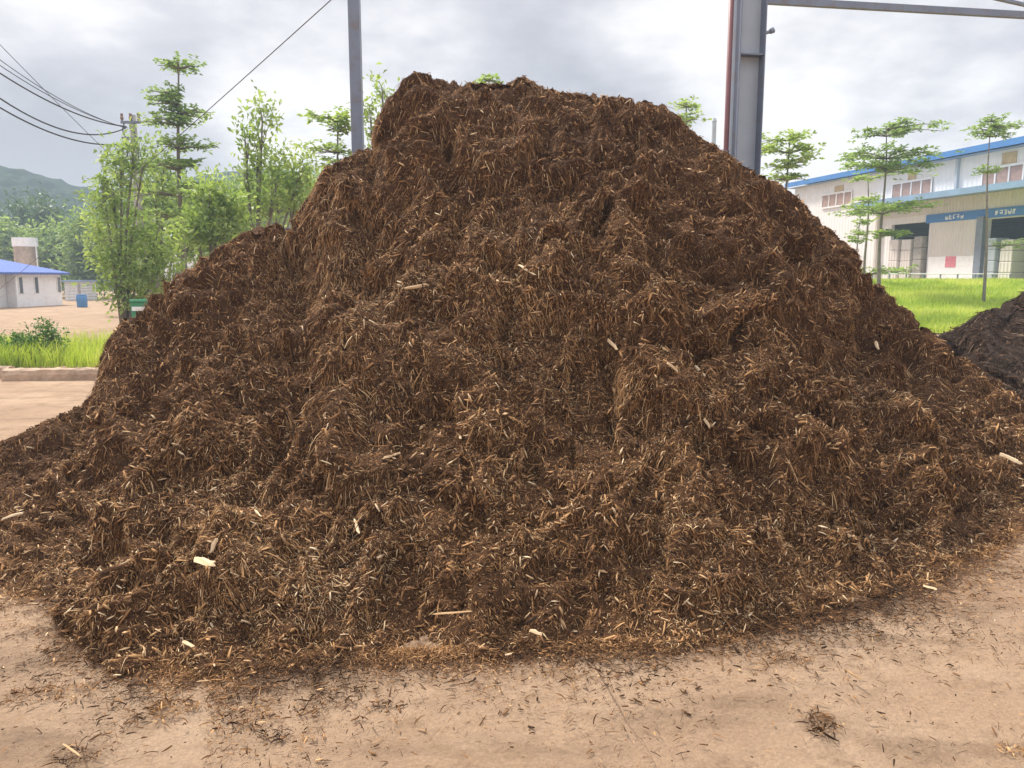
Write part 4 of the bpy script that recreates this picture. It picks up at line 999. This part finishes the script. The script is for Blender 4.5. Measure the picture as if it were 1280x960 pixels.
        a, _ = uz(bx0, byt); b, _ = uz(bx1, byt); zt3 = uz((bx0+bx1)/2, byt)[1]
        bx(MB(), a, b, -0.05, -0.003, zt + 0.07, zt3).build('vent_board', M['ochre'], root)
    u = uz(1198, 220)[0]; bx(MB(), u - 0.09, u + 0.09, -0.2, -0.003, zc + 0.06, H - 0.06).build('downpipe', M['steel_lt'], root)
    # door piers and the wide sliding door with a white foot
    u0, u1 = uz(1164, 300)[0], uz(1223, 300)[0]; ztop = uz(1195, 273)[1]; zm = uz(1195, 320)[1]
    bx(MB(), u0, u1, -0.11, -0.035, zm, ztop).build('sliding_door', M['wall_beige'], root)
    dp = bx(MB(), u0, u1, -0.13, -0.035, -0.1, zm - 0.01).build('door_foot', M['white'], root)
    un0, un1 = uz(1184, 326)[0], uz(1197, 326)[0]; zn0, zn1 = uz(1190, 334)[1], uz(1190, 320.5)[1]
    nt_ = bx(MB(), un0, un1, -0.15, -0.133, zn0, zn1).build('notice', M['pink'], dp)
    m = MB()
    for k in range(3): bx(m, un0 + (un1-un0)*0.15, un0 + (un1-un0)*0.85, -0.156, -0.1505, zn0 + (zn1-zn0)*(0.2+0.25*k), zn0 + (zn1-zn0)*(0.29+0.25*k))
    u = uz(1228, 300)[0]; bx(MB(), u - 0.25, u + 0.25, -0.3, -0.003, -0.3, zl).build('door_pier', M['steel'], root)
    u = uz(1098, 300)[0]; bx(MB(), u - 0.14, u + 0.14, -0.3, -0.003, -0.3, zc - 0.14).build('door_pier', M['wall_beige'], root)
    # goods standing in the doorways: each a thing of its own
    def W(u, y, z): 
        p = org[:2] + d * u + inward * y; return (float(p[0]), float(p[1]), zg + z)
    for k, (x0, x1, yt, mt, lab) in enumerate(((1117, 1131, 300, 'wall_beige', 'tan board stack at the left of the nearer shed doorway behind the tiered tree'), (1133, 1147, 300, 'wall_beige', 'beige board stack in the middle of that doorway'),
                                              (1149, 1161, 296, 'concrete', 'greyish board stack at the right of that doorway'), (1240, 1254, 298, 'steel_lt', 'grey bale stack inside the right hand doorway beside its pier'), (1258, 1276, 300, 'wall_beige', 'pale bale stack inside the right hand doorway at the photo edge'))):
        ua, z = uz(x0, yt, -0.1); ub, _ = uz(x1, yt, -0.1); r0 = empty('board_stack', W((ua + ub) / 2, 0.15, -0.05), lab, 'board stack', 'stacks standing in the shed doorways', rz=rz)
        w = abs(ub - ua) / 2 * 0.92; nl = 4
        for q in range(nl):
            MB().box(-w * (1 - 0.03 * q), w * (1 - 0.02 * q), -0.5, 0.5, (z + 0.05) * q / nl + 0.01, (z + 0.05) * (q + 1) / nl).build('bundle', M[mt], r0, bevel=0.05)
shed()
# low roadside wall with rail along the top of the bank
def low_wall():
    a = at(1090, 356, 44.8); b = at(1262, 352, 43.6); z0 = gzf(a[0], 44.5); root = empty('low_wall', (a[0], a[1], z0), 'low pinkish wall with a pale rail at the top of the grass bank', 'low wall')
    L = float(np.hypot(*(b - a)[:2])); root.rotation_euler[2] = math.atan2(b[1] - a[1], b[0] - a[0])
    MB().box(0, L, -0.12, 0.12, -0.4, 0.24).build('plinth', M['plinth'], root)
    MB().tube([(0, 0, 0.52), (L, 0, 0.52)], [0.03, 0.03], 8).build('rail', M['white'], root)
    for k in range(9):
        u = L * k / 8; MB().box(u - 0.035, u + 0.035, -0.035, 0.035, 0.203, 0.5).build('post', M['steel'], root)
low_wall()

# ------------------------------------------------------------------ steel frame
def steel():
    Y = 9.9
    a = at(442.5, 0, Y); w = 13.2 / FPX * Y * 0.5
    root = empty('steel_column', (a[0], Y, 0), 'thin grey square steel column rising behind the left crest of the heap', 'column')
    MB().box(-w, w, -w, w, 0.02, 6.4).build('shaft', M['steel'], root, bevel=0.008)
    MB().box(-0.2, 0.2, -0.2, 0.2, 0, 0.02).build('base_plate', M['steel'], root)
    # wide built-up column: two flanges and a web, turned so that both faces show
    b = at(937, 0, Y); root = empty('steel_column', (b[0], Y, 0), 'wide grey H section steel column rising behind the right crest of the heap', 'column', rz=R(8))
    hw, hd = 0.165, 0.15
    MB().box(-hw + 0.014, hw - 0.014, -0.006, 0.006, 0.02, 6.4).build('web', M['steel_lt'], root)
    MB().box(-hw, -hw + 0.014, -hd, hd, 0.02, 6.4).build('flange', M['steel'], root, bevel=0.003)
    MB().box(hw - 0.014, hw, -hd, hd, 0.02, 6.4).build('flange', M['steel'], root, bevel=0.003)
    MB().box(-hw + 0.016, hw - 0.016, -hd + 0.02, -0.007, 4.36, 4.375).build('stiffener', M['steel'], root)
    MB().box(-0.3, 0.3, -0.25, 0.25, 0, 0.02).build('base_plate', M['steel'], root)
    m = MB().tube([(hw + 0.001, -0.1, 4.62), (hw + 0.07, -0.1, 4.64)], [0.02, 0.02], 8).tube([(hw + 0.07, -0.1, 4.64), (hw + 0.11, -0.1, 4.66)], [0.03, 0.035], 10)
    m.build('bracket', M['steel'], root)
    c = at(914.5, 0, Y - 0.02); root = empty('downpipe', (c[0], Y - 0.02, 0), 'dull red pipe running up beside the wide steel column', 'pipe')
    MB().tube([(0, 0, 0), (0, 0, 6.4)], [0.031, 0.031], 12).build('pipe_body', M['redpipe'], root, smooth=True)
    for z in (3.2, 5.6): MB().tube([(0, 0, z), (0, 0, z + 0.05)], [0.036, 0.036], 12).build('clamp', M['steel'], root)
    p = at(955, 0.5, Y); q = at(1280, 19, Y + 0.55); dv = (q - p); q = p + dv * 1.9; 
    root = empty('steel_beam', p, 'slim steel beam running right from the wide column along the top of the photo', 'beam')
    MB().box(0, float(np.linalg.norm((q - p))), -0.03, 0.03, -0.04, 0.04).build('tube', M['steel'], root)
    root.rotation_euler = Vector(q - p).to_track_quat('X', 'Z').to_euler()
    p = at(1236, -4, Y + 1.6); q = at(1285, 7, Y + 1.9); dv = q - p; q = p + dv * 5
    root = empty('steel_beam', p, 'second steel beam clipped by the upper right corner of the photo', 'beam')
    MB().box(-0.5, float(np.linalg.norm(q - p)), -0.025, 0.025, -0.02, 0.02).build('tube', M['steel'], root)
    root.rotation_euler = Vector(q - p).to_track_quat('X', 'Z').to_euler()
    # slim far post seen over the right shoulder
    p = at(893, 152, 30); root = empty('far_post', (p[0], 30, 0), 'thin pale post far behind the right shoulder of the heap', 'post')
    MB().tube([(0, 0, 0), (0, 0, p[2])], [0.11, 0.08], 10).build('shaft', M['steel_lt'], root); MB().tube([(0, 0, p[2] + .002), (0, 0, p[2] + .12)], [0.1, 0.06], 10).build('cap', M['steel_lt'], root)
steel()

# ------------------------------------------------------------------ power pole and cables
def power():
    Y = 26.0; a = at(166, 150, Y); root = empty('power_pole', (a[0], Y, 0), 'concrete power pole with crossarm and insulators hidden in the trees at left', 'power pole')
    zt = float(a[2]) + 0.15
    MB().tube([(0, 0, -0.1), (0, 0, zt)], [0.17, 0.11], 12).build('pole', M['concrete'], root, smooth=True)
    for k, z in enumerate((zt - 0.25, zt - 0.75)):
        MB().box(-0.32, 0.32, -0.18, -0.12, z - 0.04, z + 0.04).build('crossarm', M['steel'], root)
    for x in (-0.28, 0.0, 0.26):
        MB().tube([(x, -0.15, zt - 0.2), (x, -0.15, zt - 0.12), (x, -0.15, zt - 0.06), (x, -0.15, zt + 0.02)], [0.03, 0.06, 0.04, 0.05], 8).build('insulator', M['porcelain'], root)
    for x in (-0.2, 0.15):
        MB().tube([(x, -0.16, zt - 0.25), (x - 0.06, -0.2, zt - 0.5), (x, -0.16, zt - 0.72), (x + 0.05, -0.18, zt - 1.4)], 0.02, 5).build('jumper', M['wire'], root)
    def cable(p0, pm, p1, Y0, Y1, rad, label):
        """p0 far left (off frame), pm a mid pixel it passes through, p1 at the pole"""
        A, Mi, B = at(*p0, Y0), at(*pm, (Y0 + Y1) / 2), at(*p1, Y1); c = 2 * Mi - 0.5 * (A + B); pts = []
        for i in range(25):
            t = i / 24; pts.append(tuple(A * (1-t)**2 + 2*c*t*(1-t) + B*t*t - A))
        o = MB().tube(pts, rad, 5).build('cable', M['wire'], None, smooth=True); o.location = A
        tag(o, label, 'cable', 'overhead cables at left')
    cable((-60, 28), (65, 118), (157, 160), 20, Y, 0.011, 'topmost overhead cable sagging to the power pole')
    cable((-60, 38), (66, 122), (160, 160), 20, Y, 0.012, 'second overhead cable, close under the topmost one')
    cable((-60, 50), (70, 131), (158, 158), 20, Y, 0.021, 'third overhead cable, thick, in the middle of the bundle')
    cable((-60, 78), (72, 160), (157, 160), 20, Y, 0.022, 'fourth overhead cable, thick, second from the bottom')
    cable((-60, 95), (70, 168), (160, 179), 20, Y, 0.022, 'lowest and thickest overhead cable looping to the power pole')
    cable((-60, -6), (62, 119), (150, 206), 22, Y + 1, 0.010, 'straight thin cable crossing under the sagging bundle')
    A, B = at(440, -24, 12.0), at(-40, 392, 34.0)
    o = MB().tube([tuple((B - A) * t - np.array([0, 0, 0.25]) * 4 * t * (1 - t) * 0.6) for t in np.linspace(0, 1, 25)], 0.0085, 5).build('cable', M['wire'], None, smooth=True); o.location = A
    tag(o, 'long thin stay cable running from the top of the photo down to the far left', 'cable', 'overhead cables at left')
power()

# ------------------------------------------------------------------ hills
def hills():
    prof = [(-700, 240), (-400, 214), (-150, 205), (0, 212), (40, 218), (80, 231), (120, 246), (170, 252), (230, 240), (290, 226), (350, 218), (410, 226), (500, 245), (620, 275), (800, 310), (1000, 335), (1200, 352)]
    Y = 150.0; P = np.array([at(x, y, Y) for x, y in prof]); ns, nt = 520, 60
    x = np.linspace(P[0, 0], P[-1, 0], ns); h = np.interp(x, P[:, 0], P[:, 2]); h = np.convolve(np.pad(h, 8, 'edge'), np.ones(17) / 17, 'valid')
    t = np.linspace(0, 1.6, nt)[:, None]
    X = np.ones((nt, 1)) * x; Yg = Y - 60 + 60 * t + 4 * fbm(X / 60, t * 3 + 0 * X, seed=6, oct=2)
    Z = np.where(t < 1, np.sin(np.clip(t, 0, 1) * math.pi / 2), 1 - 0.6 * (t - 1)) * h[None]
    bump = lump(X, Yg, 4.0, 3) * 1.4 + lump(X, Yg, 2.0, 4) * 0.7 + fbm(X / 2.5, Yg / 2.5, seed=5, oct=3) * 0.4 - 1.2
    Z = Z + bump * np.clip(t * 4, 0, 1)
    o = np_mesh('hills', np.stack([X, Yg, Z], -1).reshape(-1, 3), grid_faces(nt, ns), M['hill'], smooth=True); o['kind'] = 'structure'
hills()

# ------------------------------------------------------------------ air
def haze():
    m, nt, N, L = new_mat('haze')
    out = nd(nt, 'ShaderNodeOutputMaterial'); v = nd(nt, 'ShaderNodeVolumePrincipled', Density=0.0017)
    v.inputs['Color'].default_value = (0.64, 0.81, 1.0, 1); v.inputs['Anisotropy'].default_value = 0.2
    L.new(v.outputs[0], out.inputs['Volume'])
    o = MB().box(-190, 190, -30, 200, -1.2, 24).build('haze', m); o['kind'] = 'stuff'; o['label'] = 'pale bluish haze in the air over the whole place'; o['category'] = 'haze'
haze()
